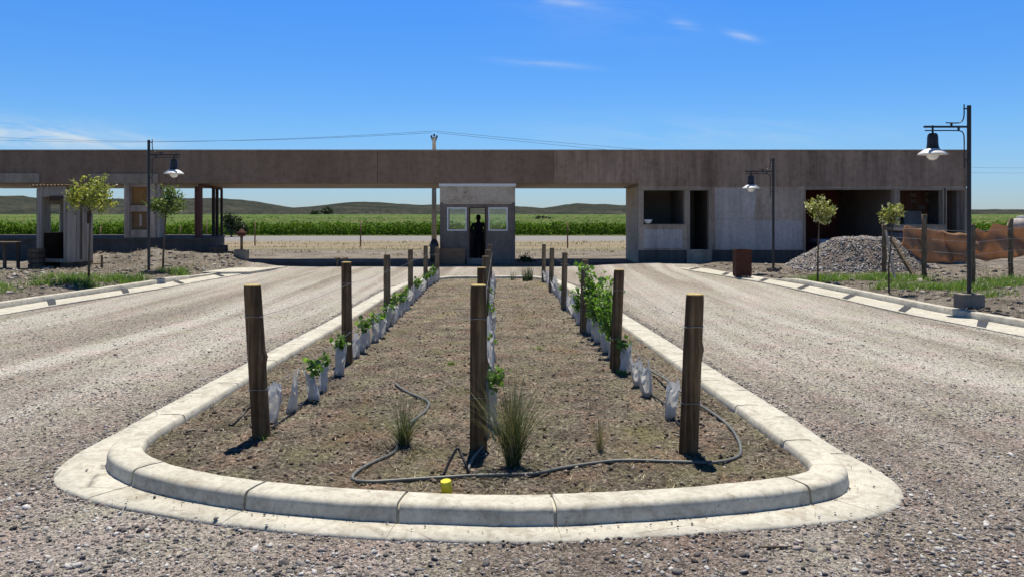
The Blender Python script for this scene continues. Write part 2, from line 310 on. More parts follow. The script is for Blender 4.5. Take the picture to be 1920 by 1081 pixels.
def m_stone(name, stops):
    t = NT(name); r = t.geo.outputs['Random Per Island']; c = t.ramp(r, stops); n = t.noise(t.vec(), 60, 4, .6); c = t.mix(.6, c, t.mix(1.0, c, t.ramp(n, [(.3, .7), (.7, 1.2)]), 'MULTIPLY'))
    return t.fin(c, .9, t.bump(n, .4, .003), 0, .2)
def m_cuttop():
    t = NT('cut_wood_top'); w = t.N.new('ShaderNodeTexWave'); w.wave_type = 'RINGS'; w.rings_direction = 'Z'; w.inputs['Scale'].default_value = 22; w.inputs['Distortion'].default_value = 2.5; t.L.new(t.vec(), w.inputs[0])
    n = t.noise(t.vec(), 30, 4, .6); c = t.mix(w.outputs[1], (.42, .31, .13), (.60, .48, .22)); c = t.mix(t.ramp(n, [(.5, 0), (.75, .7)]), c, (.22, .17, .09))
    return t.fin(c, .9, t.bump(n, .4, .003), 0, .1)
def m_blocks():
    t = NT('brick_partition'); b = t.N.new('ShaderNodeTexBrick'); b.inputs['Scale'].default_value = 3.0; b.inputs['Color1'].default_value = (.24, .115, .07, 1); b.inputs['Color2'].default_value = (.18, .085, .055, 1); b.inputs['Mortar'].default_value = (.22, .17, .14, 1)
    t.L.new(t.vec((1, 1, 1)), b.inputs[0]); return t.fin(b.outputs[0], .9, None, 0, .2)
def m_hill():
    t = NT('hill_scrub'); n = t.noise(t.vec(), .02, 8, .7); n2 = t.noise(t.vec(), .16, 6, .75)
    c = t.ramp(n, [(.3, (.026, .034, .030)), (.5, (.044, .050, .043)), (.7, (.078, .076, .060))]); c = t.mix(1.0, c, t.ramp(n2, [(.35, .5), (.6, 1.25)]), 'MULTIPLY')
    return t.fin(c, 1, None, 0, 0)
def m_cloth():
    t = NT('shade_cloth'); n = t.noise(t.vec((1, 1, 1)), 3, 6, .6); c = t.ramp(n, [(.3, (.37, .24, .15)), (.7, (.54, .37, .245))])
    d = t.N.new('ShaderNodeBsdfDiffuse'); tr = t.N.new('ShaderNodeBsdfTranslucent'); a = t.N.new('ShaderNodeMixShader'); a.inputs[0].default_value = .45
    t.L.new(c, d.inputs[0]); t.L.new(t.mix(.6, c, (.66, .42, .26)), tr.inputs[0]); t.L.new(d.outputs[0], a.inputs[1]); t.L.new(tr.outputs[0], a.inputs[2]); t.L.new(a.outputs[0], t.out.inputs[0]); return t.m
M = dict(
    gravel=m_gravel(), dirt=m_dirt(), soil=m_soil(), hill=m_hill(), guard=m_guard(), glass=m_glass(), cut=m_cuttop(), planks=m_planks(), blocks=m_blocks(), cloth=m_cloth(),
    kerb=m_concrete('kerb_concrete', (.45, .433, .365), (.60, .578, .50), .75, 2.2),
    beam=m_concrete('beam_concrete', (.215, .150, .105), (.275, .198, .143), .35, .35, True),
    beamstreak=m_concrete('streaked_beam_concrete', (.265, .196, .143), (.375, .29, .22), .85, .35, True),
    wall=m_concrete('wall_concrete', (.355, .288, .222), (.495, .413, .33), .75, .5, True),
    booth=m_concrete('booth_concrete', (.48, .40, .305), (.62, .53, .415), .6, .9, False),
    render=m_concrete('grey_render', (.42, .39, .365), (.55, .515, .485), .5, .8, True),
    trim=m_concrete('trim_concrete', (.28, .235, .18), (.38, .325, .255), .4, 1.2, True),
    soffit=m_concrete('soffit_concrete', (.42, .37, .31), (.54, .48, .41), .35, .6),
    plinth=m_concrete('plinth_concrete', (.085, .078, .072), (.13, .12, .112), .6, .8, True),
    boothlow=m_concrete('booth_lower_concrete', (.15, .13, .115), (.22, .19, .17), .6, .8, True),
    block=m_concrete('block_concrete', (.22, .19, .155), (.31, .275, .23), .5, 3),
    inner=m_simple('interior_plaster', (.20, .17, .145), (.28, .24, .205), 1.5, .95, .2),
    redwall=m_simple('dark_red_interior', (.20, .055, .045), (.27, .08, .06), 1.2, .95, .2),
    cream=m_simple('cream_board', (.50, .44, .34), (.60, .54, .43), 2, .8, .2),
    steel=m_simple('rusty_steel', (.10, .045, .035), (.17, .075, .055), 6, .75, .3, .003),
    darksteel=m_simple('dark_steel', (.05, .035, .03), (.08, .055, .045), 6, .7, .3, .003),
    rust=m_simple('rust_plate', (.048, .017, .013), (.095, .032, .023), 9, .85, .4, .004),
    lamp=m_simple('black_paint', (.012, .011, .011), (.028, .025, .024), 12, .45, .15, .002, spec=.5),
    white=m_simple('white_enamel', (.70, .70, .68), (.82, .82, .80), 5, .4, .05, spec=.5),
    frame=m_simple('white_window_frame', (.66, .66, .64), (.80, .80, .78), 5, .5, .05),
    bulb=m_simple('frosted_bulb', (.80, .80, .76), (.88, .88, .84), 5, .25, .0, spec=.6),
    ply=m_simple('plywood', (.20, .115, .055), (.30, .18, .09), 3, .8, .2, .003, (1, 1, 6)),
    board=m_simple('orange_board', (.30, .15, .045), (.40, .21, .07), 3, .8, .2, .003, (8, 8, 1)),
    board2=m_simple('brown_plywood', (.22, .125, .07), (.32, .19, .11), 3, .8, .2, .003, (1, 1, 6)),
    darkboard=m_simple('dark_brown_board', (.055, .028, .018), (.085, .045, .03), 3, .8, .2, .003),
    post=m_wood('post_wood', (.040, .022, .011), (.125, .076, .038), (.30, .20, .105)),
    oldpost=m_wood('weathered_post_wood', (.085, .058, .034), (.18, .132, .08), (.30, .23, .145)),
    bark=m_wood('bark', (.06, .045, .033), (.12, .095, .07), (.19, .15, .115), .9, .8),
    polewood=m_wood('pole_wood', (.16, .14, .12), (.26, .24, .21), (.36, .33, .30), .9, .5),
    hose=m_simple('grey_hose', (.10, .105, .095), (.17, .175, .155), 8, .5, .1, .002, spec=.5),
    blackhose=m_simple('black_hose', (.012, .012, .012), (.03, .03, .03), 8, .45, .1, .002, spec=.5),
    wire=m_simple('galvanised_wire', (.32, .32, .31), (.45, .45, .44), 8, .4, .0, metal=.6),
    cable=m_simple('power_cable', (.03, .03, .035), (.05, .05, .055), 8, .6, .0),
    yellow=m_simple('yellow_plastic', (.62, .56, .02), (.72, .66, .04), 8, .4, .1, .002, spec=.5),
    tank=m_simple('blue_grey_plastic', (.065, .085, .12), (.095, .12, .165), 4, .5, .1, .003),
    paleblue=m_simple('pale_blue_sheet', (.24, .32, .46), (.46, .52, .60), 2, .6, .2, .004),
    cloth_dark=m_simple('dark_clothing', (.018, .019, .028), (.045, .046, .06), 6, .9, .3),
    skin=m_simple('skin', (.20, .115, .08), (.27, .16, .115), 6, .6, .1),
    hair=m_simple('dark_hair', (.01, .008, .006), (.02, .016, .012), 30, .6, .4),
    vine=m_leaf('vine_leaf', (.045, .10, .014), (.11, .23, .025), (.25, .40, .06), .45),
    treeyellow=m_leaf('pale_yellow_leaf', (.075, .10, .015), (.27, .30, .045), (.66, .64, .20), .42, 6),
    treegreen=m_leaf('green_leaf', (.035, .07, .014), (.11, .17, .03), (.28, .34, .09), .35, 5),
    treepale=m_leaf('pale_blossom_leaf', (.09, .11, .02), (.32, .33, .07), (.74, .71, .48), .35, 6),
    field=m_leaf('vineyard_leaf', (.05, .10, .012), (.11, .20, .022), (.20, .32, .045), .2, .35, 0),
    farfield=m_leaf('far_vineyard_leaf', (.10, .155, .03), (.135, .19, .042), (.175, .215, .06), .15, .012),
    bush=m_leaf('dark_bush_leaf', (.022, .038, .016), (.045, .07, .024), (.08, .11, .04), .2, .6),
    weed=m_leaf('weed_blade', (.055, .12, .018), (.14, .25, .035), (.28, .38, .08), .35, 2),
    waste=m_leaf('waste_weed', (.12, .12, .05), (.20, .18, .09), (.30, .26, .15), .2, .8),
    rush=m_leaf('rush_blade', (.025, .050, .014), (.065, .105, .032), (.18, .20, .085), .2, 6),
    dry=m_leaf('dry_blade', (.17, .12, .06), (.30, .235, .125), (.50, .42, .26), .2, 6),
    stones=m_stone('loose_stone', [(0, (.06, .058, .057)), (.22, (.15, .142, .138)), (.45, (.26, .245, .232)), (.62, (.34, .275, .25)), (.8, (.42, .41, .39)), (1, (.60, .59, .565))]),
    pilestones=m_stone('pile_stone', [(0, (.16, .15, .145)), (.4, (.33, .31, .295)), (.75, (.46, .43, .405)), (1, (.64, .61, .58))]),
    rubble=m_stone('earth_rubble', [(0, (.10, .085, .07)), (.4, (.20, .175, .145)), (.8, (.31, .28, .24)), (1, (.46, .43, .39))]),
    clods=m_stone('soil_clod', [(0, (.055, .045, .036)), (.5, (.18, .15, .118)), (1, (.36, .31, .25))]),
)
# ------------------------------------------------------------------ terrain
def fbm(x, y, s, seed=0.0, oct=4):
    x = np.asarray(x, float); out = np.zeros(x.shape); a = 1.0; tot = 0
    fl = zip(x.ravel(), np.asarray(y, float).ravel()); fl = list(fl)
    for i in range(oct):
        k = s*(2**i); out += a*np.array([mnoise.noise((p*k+seed, q*k-seed*.7, seed+i*3.1)) for p, q in fl]).reshape(x.shape); tot += a; a *= .5
    return out/tot
def wavy(x, y):   # cheap analytic undulation, same everywhere it is asked for
    return (np.sin(x*1.7+y*.9)*np.sin(y*1.3-x*.6)+.6*np.sin(x*3.9-y*2.7+1.3)*np.sin(y*4.3+x*1.1)+.4*np.sin(x*8.3+2)*np.sin(y*7.1+x*2.0))/2.0
RK = [(8.1, -6), (8.0, 4), (7.85, 9), (7.7, 12), (7.55, 14), (7.4, 16.6), (7.22, 18.8), (7.02, 20.6), (6.6, 22.7), (6.2, 24.4), (6.0, 26.0)]
LK = [(-9.9, -6), (-9.75, 4), (-9.6, 10), (-9.42, 14.8), (-9.1, 17.2), (-8.85, 19), (-8.7, 21), (-8.5, 23), (-8.3, 24.6)]
def kx(path, y): return np.interp(y, [p[1] for p in path], [p[0] for p in path])
MOUNDS = [(-11.6, 25.9, 1.3, .8, .30), (-9.9, 26.0, 1.6, .7, .24), (-8.3, 25.4, 1.2, .6, .14), (-13.6, 25.4, 1.6, .7, .26), (-10.6, 24.6, .9, .6, .10), (12.5, 21.6, 1.4, .9, .22), (15.0, 20.6, 1.5, 1.0, .34), (13.4, 18.6, 1.2, .9, .16), (10.0, 15.0, 1.4, 1.0, .10), (11.8, 16.6, 1.3, .9, .14), (9.4, 12.0, 1.2, .9, .09), (-12.0, 19.5, 1.6, 1.0, .10), (-13.8, 16.5, 1.5, 1.0, .12), (4.3, 26.6, 1.6, .8, .10), (7.0, 26.4, 1.8, .9, .07)]
def gz(x, y):
    x = np.asarray(x, float); y = np.asarray(y, float)
    z = -.17*sstep(4.5, 15, y)
    nearf = 1-sstep(32, 60, np.abs(y))
    le = sstep(.12, .75, kx(LK, y)-x)*(y < 27.2)*1.0; re = sstep(.12, .9, x-kx(RK, y))*(y < 27.6)*1.0
    z = z+(le*(.17+.045*wavy(x, y))+re*(.075+.04*wavy(x+3, y)))*nearf
    z = z+wavy(x*.9, y*.8)*.008*nearf+wavy(x*.31, y*.23)*.012*nearf
    for (mx, my, rx, ry, h) in MOUNDS: z = z+h*np.exp(-((x-mx)/rx)**2-((y-my)/ry)**2)*(1+.25*wavy(x*2.2, y*2.2))
    return z
def gz1(x, y): return float(gz(np.array([x]), np.array([y]))[0])
def axis(lo, hi, st, far, g=1.22):
    a = list(np.arange(lo, hi+1e-6, st)); s = st; p = hi
    while p < far: s *= g; p += s; a.append(p)
    s = st; p = lo; b = []
    while p > -far: s *= g; p -= s; b.append(p)
    return np.array(b[::-1]+a)
gx = axis(-16, 17, .16, 7000); gy = axis(1.0, 31, .16, 7000); gy = gy[gy > -60]
GX, GY = np.meshgrid(gx, gy); GZ = gz(GX, GY)
V = np.stack([GX, GY, GZ], -1).reshape(-1, 3); nx, ny = len(gx), len(gy)
ii, jj = np.meshgrid(np.arange(nx-1), np.arange(ny-1)); q0 = (jj*nx+ii).ravel(); Q = np.stack([q0, q0+1, q0+nx+1, q0+nx], 1)
cx = (gx[ii]+gx[ii+1]).ravel()/2; cy = (gy[jj]+gy[jj+1]).ravel()/2
road = (cx > kx(LK, cy)-.1) & (cx < kx(RK, cy)+.1) & (cy < 26.7)
def sub_mesh(name, mask, mat):
    q = Q[mask]; u, inv = np.unique(q, return_inverse=True)
    o = np_mesh(name, V[u], inv.reshape(q.shape), mat, None, True); o['kind'] = 'structure'; return o
sub_mesh('ground', ~road, M['dirt']); sub_mesh('gravel_road', road, M['gravel'])
# hills on the horizon
HP = [(-1500, 376), (-400, 372), (0, 370), (40, 369), (72, 372), (150, 374), (215, 373), (300, 378), (345, 376), (430, 375), (480, 380), (540, 389), (575, 392), (610, 391), (650, 387), (690, 380), (720, 381), (800, 385), (900, 384), (970, 389), (1020, 392), (1045, 387), (1070, 382), (1090, 383), (1130, 384), (1175, 388), (1250, 393), (1500, 391), (1830, 394), (1850, 396), (1920, 400), (2300, 396), (3400, 390)]
HD = 1500.0; hx = np.linspace(px(-1500, HD), px(3400, HD), 420); hy = np.linspace(0, 1, 14)
HXX, HYY = np.meshgrid(hx, hy); top = np.interp(HXX, [px(a, HD) for a, b in HP], [(400-b) for a, b in HP])
top = np.maximum(top*(1.0+.30*fbm(HXX, HYY*0, .0075, 2.0, 4))+3.6*fbm(HXX, HYY*300, .02, 4.0, 4), .2); prof = np.sin(np.clip(HYY, 0, 1)*math.pi*.5)**.8
HZ = CZ-.2+top*prof*(1+.10*fbm(HXX, HYY*400, .008, 9.0, 3)); HZ[0] = -1.0; HYW = HD-500+HYY*500
nxh, nyh = len(hx), len(hy); i2, j2 = np.meshgrid(np.arange(nxh-1), np.arange(nyh-1)); b = (j2*nxh+i2).ravel()
tag(np_mesh('hills', np.stack([HXX, HYW, HZ], -1).reshape(-1, 3), np.stack([b, b+1, b+nxh+1, b+nxh], 1), M['hill'], None, True), kind='structure')

# ------------------------------------------------------------------ kerbs
def spline(pts, step, closed=False):
    P = [Vector((*p, 0)) for p in pts]; n = len(P); out = []
    rng = range(n) if closed else range(n-1)
    for i in rng:
        p0, p1, p2, p3 = (P[(i-1) % n], P[i], P[(i+1) % n], P[(i+2) % n]) if closed else (P[max(i-1, 0)], P[i], P[i+1], P[min(i+2, n-1)])
        m = max(2, int((p2-p1).length/step))
        for k in range(m):
            t = k/m; t2 = t*t; t3 = t2*t
            out.append(.5*((2*p1)+(p2-p0)*t+(2*p0-5*p1+4*p2-p3)*t2+(3*p1-p0-3*p2+p3)*t3))
    if not closed: out.append(P[-1])
    return out
def sweep_kerb(name, path, prof, zf, closed, joints, panw=None, inward=1, height=None, mat=None):
    """prof: (offset inward, z, is_kerb) from the gutter's outer edge up over the kerb; joints: arc lengths of the cut joints"""
    n = len(path); st = []
    cum = 0.0; L = [0.0]
    for i in range(1, n+(1 if closed else 0)): cum += (path[i % n]-path[i-1]).length; L.append(cum)
    def sample(s):
        s = max(0, min(s, cum-1e-6)); i = int(np.searchsorted(L, s, 'right'))-1; i = min(i, len(L)-2); t = (s-L[i])/max(L[i+1]-L[i], 1e-9)
        a, b_ = path[i % n], path[(i+1) % n]; p = a.lerp(b_, t); tg = Vector()
        for d in (-.06, .06):
            k = s+d
            if closed: k %= cum
            k = max(0, min(k, cum-1e-6)); e = int(np.searchsorted(L, k, 'right'))-1; e = min(e, len(L)-2)
            tg += (path[(e+1) % n]-path[e % n]).normalized()
        tg.normalize(); return p, Vector((-tg.y, tg.x, 0))*inward
    S = [(s, 0) for s in L[:-1 if closed else None] if all(abs(s-j) > .02 for j in joints)]
    for j in joints: S += [(j-.009, 0), (j-.0075, 1), (j+.0075, 1), (j+.009, 0)]
    S.sort(); vs = []; k = len(prof)
    for s, rec in S:
        p, nr = sample(s); pw = panw(p) if panw else 1.0; hh = height(p) if height else 1.0
        for (o, z, kb) in prof:
            oo = o*pw if o < 0 else o; zz = z*(hh if kb else 1)
            if rec: zz -= (.016 if kb else .004); oo += (.016 if kb == 1 else 0)
            jit = .004*mnoise.noise((p.x*2.3+o*5, p.y*2.3, z*9))+.0035*mnoise.noise((p.x*11+o*9, p.y*11, z*20)); jit -= (.012*max(0, mnoise.noise((p.x*6.1, p.y*6.1, 3.3))-.42) if .06 < z < .112 else 0)
            q = p+nr*(oo+jit); vs.append((q.x, q.y, zf(p.x, p.y)+zz+jit*.6))
    m = len(S); fs = []
    for i in range(m if closed else m-1):
        for e in range(k-1): fs.append((i*k+e, i*k+e+1, ((i+1) % m)*k+e+1, ((i+1) % m)*k+e))
    b = MB(); b.add(vs, fs); o = b.build(name, mat or M['kerb'], None, True); 
    try:
        o.data.polygons.foreach_set('use_smooth', [True]*len(o.data.polygons)); md = o.modifiers.new('edges', 'EDGE_SPLIT'); md.split_angle = R(50)
    except Exception: pass
    return o
base_z = lambda x, y: float(-.17*sstep(4.5, 15, np.array(y)))
IK = [(-2.66, 6.2), (-2.655, 5.5), (-2.60, 5.15), (-2.46, 4.88), (-2.16, 4.61), (-1.8, 4.41), (-1.43, 4.27), (-.9, 4.14), (-.4, 4.075), (.1, 4.05), (.66, 4.11), (1.21, 4.22), (1.56, 4.33), (1.80, 4.45), (1.95, 4.63), (2.01, 4.9), (1.99, 5.6), (1.94, 7), (1.87, 9.5), (1.77, 13), (1.56, 16.5), (1.38, 18.6), (1.12, 20.4), (.55, 21.3), (-.5, 21.45), (-1.6, 21.3), (-2.3, 20.5), (-2.66, 18.8), (-2.74, 16), (-2.73, 12), (-2.69, 8.5)]
ip = spline(IK, .06, True)
def arc_at(path, x, y):
    best = min(range(len(path)), key=lambda i: (path[i].x-x)**2+(path[i].y-y)**2); return sum((path[i+1]-path[i]).length for i in range(best))
per = sum((ip[(i+1) % len(ip)]-ip[i]).length for i in range(len(ip)))
jts = [arc_at(ip, *p) for p in ((-2.2, 4.63), (-1.43, 4.27), (-.57, 4.09), (.2, 4.06), (1.60, 4.35), (2.0, 5.25), (1.96, 6.3), (1.93, 7.3), (1.9, 8.4), (1.87, 9.5), (-2.66, 6.0), (-2.68, 7.2), (-2.69, 8.4), (-2.7, 9.6))]
jts += [arc_at(ip, 1.8, y) for y in (11, 12.4, 13.8)]+[arc_at(ip, -2.7, y) for y in (11, 12.4, 13.8)]
def panw(p):
    c = max(math.exp(-((p.x+2.5)/.55)**2-((p.y-4.95)/.6)**2), math.exp(-((p.x-1.95)/.55)**2-((p.y-4.66)/.62)**2))
    side = .66+.24*float(sstep(5.0, 6.4, np.array(p.y)))
    return side+c*.40
ip = [q for q in ip]
iprof = [(-.27, -.06, 0), (-.268, .004, 0), (-.25, .018, 0), (-.10, .021, 0), (-.006, .020, 0), (.0, .022, 1), (.0004, .025, 1), (.0095, .080, 1), (.010, .083, 1), (.013, .093, 1), (.020, .103, 1), (.032, .110, 1), (.048, .1125, 1), (.052, .1126, 1), (.12, .114, 1), (.198, .110, 2), (.212, .100, 2), (.218, .06, 2), (.220, -.02, 2)]
k = sweep_kerb('kerb', ip, iprof, base_z, True, jts, panw)
tag(k, 'pale concrete kerb and gutter curving around the planted island', 'kerb')
def mkjoints(path, st, a): 
    t = sum((path[i+1]-path[i]).length for i in range(len(path)-1)); return [a+i*st for i in range(int((t-a)/st))]
def edge_kerb(path, inward, label, hgt, st, a):
    p = spline(path, .35); prof = [(-.66, -.08, 0), (-.655, .020, 0), (-.64, .030, 0), (-.01, .020, 0), (0, .022, 1), (.002, .118, 1), (.012, .128, 1), (.13, .130, 1), (.145, .12, 1), (.15, -.06, 1)]
    # wide cut joints across the gutter
    o = sweep_kerb('kerb', p, prof, base_z, False, [], None, inward, hgt); js = mkjoints(p, st, a); b = MB(); tot = 0
    tag(o, label, 'kerb'); return o, p
def gutter_cuts(o, p, inward, st, a):
    L = 0; nxt = a; b = MB()
    for i in range(len(p)-1):
        d = p[i+1]-p[i]
        while nxt < L+d.length:
            q = p[i]+d.normalized()*(nxt-L); t = d.normalized(); n = Vector((-t.y, t.x, 0))*inward; z = base_z(q.x, q.y+.3)+.002
            c = [q-n*.62-t*.10, q-n*.62+t*.12, q-n*.03+t*.95, q-n*.03+t*.70]
            zz = [.036, .036, .028, .028]
            b.add([(v.x, v.y, z+h) for v, h in zip(c, zz)], [(0, 1, 2, 3)]); nxt += st
        L += d.length
    b.build('bitumen_joint', M['cable'], o)
ok, pth = edge_kerb(RK, -1, 'long concrete kerb and gutter along the right verge, ending beside the rusty bin', lambda p: float(1-.85*sstep(20.0, 21.6, np.array(p.y))), 2.0, 0)
gutter_cuts(ok, pth, -1, 2.15, .9)
ok, pth = edge_kerb(LK, 1, 'concrete kerb and gutter along the left verge below the wooden shed', lambda p: float(1-.5*sstep(20.5, 22.5, np.array(p.y))), 2.0, 0)
gutter_cuts(ok, pth, 1, 2.3, .6)
# concrete apron where the left gutter ends
b = MB(); za = base_z(0, 25); pts = [(-9.2, 22.9), (-7.6, 23.2), (-7.2, 25.6), (-9.0, 26.2), (-10.0, 25.0)]
n_ = len(pts); b.add([(x, y, za+.06+(.02 if x > -8.5 else .03)) for x, y in pts]+[(x, y, za-.2) for x, y in pts], [tuple(range(n_))]+[(i, (i+1) % n_, n_+(i+1) % n_, n_+i) for i in range(n_)])
tag(b.build('pavement', M['kerb']), kind='structure')
# ------------------------------------------------------------------ soil of the island
def inside(poly, X, Y):
    c = np.zeros(X.shape, bool); n = len(poly)
    for i in range(n):
        a, d = poly[i], poly[(i+1) % n]; cond = (a.y > Y) != (d.y > Y)
        with np.errstate(divide='ignore', invalid='ignore'): c ^= cond & (X < (d.x-a.x)*(Y-a.y)/(d.y-a.y+1e-12)+a.x)
    return c
def offset(path, o):
    n = len(path); out = []
    for i in range(n):
        t = (path[(i+1) % n]-path[i-1]).normalized(); out.append(path[i]+Vector((-t.y, t.x, 0))*o)
    return out
mid = offset(ip, .13); soilpoly = offset(ip, .235)
def sz(x, y):
    x = np.asarray(x, float); y = np.asarray(y, float)
    return -.17*sstep(4.5, 15, y)+.055+.012*wavy(x*1.3, y*1.1)+.007*wavy(x*4.1+2, y*3.7)
def sz1(x, y): return float(sz(np.array(x), np.array(y)))
sxs = np.arange(-2.9, 2.2, .05); sys_ = np.concatenate([np.arange(3.9, 9, .05), np.arange(9, 21.7, .12)])
SX, SY = np.meshgrid(sxs, sys_); SZ = sz(SX, SY)+.006*RNG.normal(size=SX.shape)
nxs = len(sxs); i2, j2 = np.meshgrid(np.arange(nxs-1), np.arange(len(sys_)-1)); q = (j2*nxs+i2).ravel(); ccx = (sxs[i2]+.025).ravel(); ccy = ((sys_[j2]+sys_[j2+1])/2).ravel()
mk = inside(mid, ccx, ccy); qq = np.stack([q, q+1, q+nxs+1, q+nxs], 1)[mk]; u, inv = np.unique(qq, return_inverse=True)
tag(np_mesh('island_soil', np.stack([SX, SY, SZ], -1).reshape(-1, 3)[u], inv.reshape(qq.shape), M['soil'], None, True), kind='structure')

# ------------------------------------------------------------------ loose stones, clods, litter, grass
ICO = None
def stone_proto():
    bm = bmesh.new(); bmesh.ops.create_icosphere(bm, subdivisions=1, radius=1); bm.verts.ensure_lookup_table()
    v = np.array([tuple(x.co) for x in bm.verts]); f = np.array([[y.index for y in x.verts] for x in bm.faces]); bm.free(); return v, f
SV, SF = stone_proto()
def scatter_stones(name, P, size, mat, flat=.6, seed=1, parent=None):
    r = np.random.default_rng(seed); n = len(P); a = r.random(n)*6.283
    v = SV[None]*(1+.26*r.normal(size=(n, len(SV), 1))); sc = size[:, None]*np.stack([.8+.5*r.random(n), .6+.4*r.random(n), flat*(.6+.6*r.random(n))], 1)
    v = v*sc[:, None, :]; c, s = np.cos(a)[:, None], np.sin(a)[:, None]
    x = v[..., 0]*c-v[..., 1]*s; y = v[..., 0]*s+v[..., 1]*c; v = np.stack([x, y, v[..., 2]], -1)+P[:, None, :]
    tl = r.normal(size=(n, 2, 1))*.22; v[..., 2] += (v[..., 0]-P[:, None, 0])*tl[:, 0]+(v[..., 1]-P[:, None, 1])*tl[:, 1]
    f = (np.arange(n)[:, None, None]*len(SV)+SF[None]).reshape(-1, 3)
    return np_mesh(name, v.reshape(-1, 3), f, mat, parent)
n = 60000; yy = 2.2+RNG.random(n)**1.5*5.5; xx = (RNG.random(n)*2-1)*(yy*.68+.6); keep = (~inside(offset(ip, -.31), xx, yy)) & (RNG.random(n) < .7+.3*wavy(xx*1.3, yy*1.3)); xx, yy = xx[keep], yy[keep]; s = .0028+.0035*RNG.random(len(xx))
tag(scatter_stones('fine_gravel', np.stack([xx, yy, gz(xx, yy)+s*.2], 1), s, M['stones'], .65, 13), 'fine gravel grit covering the near part of the drive', 'gravel', kind='stuff')
n = 9000; pk = RNG.integers(0, len(ip), n); off_ = np.abs(RNG.normal(size=n))*.07; pts_ = []
for i_ in range(n):
    p_ = ip[pk[i_]]; p2_ = ip[(pk[i_]+1) % len(ip)]; q_ = p_.lerp(p2_, float(RNG.random())); t_ = (p2_-p_).normalized(); q_ = q_-Vector((-t_.y, t_.x, 0))*(.27*panw(q_)-.012+off_[i_]); pts_.append((q_.x, q_.y))
pts_ = np.array(pts_); s = .004+.010*RNG.random(n)**2.5
tag(scatter_stones('gravel_drift', np.concatenate([pts_, (gz(pts_[:, 0], pts_[:, 1])+s*.3)[:, None]], 1), s, M['stones'], .7, 23), 'loose gravel drifted against the island gutter', 'gravel', kind='stuff')
cl_ = []
for (bx_, by_, k_, sp_) in ((255, 985, 26, .14), (120, 1065, 12, .12), (1330, 1060, 30, .25), (1560, 1035, 26, .22), (560, 1050, 22, .25), (1420, 1010, 20, .2), (900, 1060, 14, .25), (1800, 1000, 16, .25), (60, 930, 12, .2)):
    D_ = CZ*F/(by_-400); cl_.append(np.stack([px(bx_, D_)+RNG.normal(size=k_)*sp_, D_+RNG.normal(size=k_)*sp_*.5], 1))
cl_ = np.concatenate(cl_); kp = ~inside(offset(ip, -.36), cl_[:, 0], cl_[:, 1]); cl_ = cl_[kp]; s = .012+.014*RNG.random(len(cl_))**1.5
tag(scatter_stones('coarse_gravel', np.concatenate([cl_, (gz(cl_[:, 0], cl_[:, 1])+s*.15)[:, None]], 1), s, M['stones'], .6, 33), 'scattered coarser stones in loose groups on the foreground drive', 'gravel', kind='stuff')
n = 2600; pk = RNG.integers(0, len(ip), n); pts_ = []
for i_ in range(n):
    p_ = ip[pk[i_]]; p2_ = ip[(pk[i_]+1) % len(ip)]; q_ = p_.lerp(p2_, float(RNG.random())); t_ = (p2_-p_).normalized(); q_ = q_-Vector((-t_.y, t_.x, 0))*(.003+.03*float(RNG.random())**3); pts_.append((q_.x, q_.y))
pts_ = np.array(pts_); kp = wavy(pts_[:, 0]*2.3+1, pts_[:, 1]*2.7) > -.05; pts_ = pts_[kp]; s = .0025+.004*RNG.random(len(pts_))**2
tag(scatter_stones('grit', np.concatenate([pts_, (-.17*sstep(4.5, 15, pts_[:, 1])+.021+s*.2)[:, None]], 1), s, M['rubble'], .7, 43), 'brown grit packed along the foot of the island kerb', 'grit', kind='stuff')
# gravel lying loose over the road, denser and coarser towards the foreground
n = 130000; yy = 2.2+RNG.random(n)**2.3*13; xx = (RNG.random(n)*2-1)*(yy*.68+.6)
clump = wavy(xx*2.1, yy*2.3)+.7*wavy(xx*.8+4, yy*.9); keep = (~inside(offset(ip, -.02), xx, yy)) & (xx > kx(LK, yy)+.1) & (xx < kx(RK, yy)-.1) & (RNG.random(n) < .45+.5*clump)
onpan = inside(offset(ip, -.30), xx, yy); keep &= (~onpan) | (RNG.random(n) < .07)
xx, yy = xx[keep], yy[keep]; onpan = onpan[keep]; s = .0045+.013*RNG.random(len(xx))**3.2+.004*RNG.random(len(xx)); big = RNG.random(len(xx)) < .012; s[big] *= 1.7; s *= .74+.12*sstep(3, 6, 9-yy); s[onpan] *= .7
z = gz(xx, yy)+s*.18; z[onpan] = -.17*sstep(4.5, 15, yy[onpan])+.029
tag(scatter_stones('loose_gravel', np.stack([xx, yy, z], 1), s, M['stones'], .6, 3), 'loose grey and brown gravel stones lying over the drive', 'gravel', kind='stuff')
n = 14000; yy = 4.2+RNG.random(n)**1.5*15; xx = -2.5+RNG.random(n)*4.4; keep = inside(soilpoly, xx, yy); xx, yy = xx[keep], yy[keep]
s = .004+.015*RNG.random(len(xx))**3.5; tag(scatter_stones('soil_clods', np.stack([xx, yy, sz(xx, yy)+s*.2], 1), s, M['clods'], .7, 4), 'brown clods of earth on the island bed', 'soil', kind='stuff')
# dry straw over the island bed
n = 44000; yy = 4.2+RNG.random(n)**1.5*16.5; xx = -2.6+RNG.random(n)*4.6; keep = inside(soilpoly, xx, yy) & (RNG.random(n) < .45+.6*wavy(xx*1.1+1, yy*.8)+.25*wavy(xx*3, yy*3)); xx, yy = xx[keep], yy[keep]
vb, qb = blades(np.stack([xx, yy, sz(xx, yy)-.002], 1), .016, .075, .006, curl=.3)
tag(np_mesh('dry_grass', vb, qb, M['dry']), 'short dry straw strewn over the brown island bed', 'grass', kind='stuff')
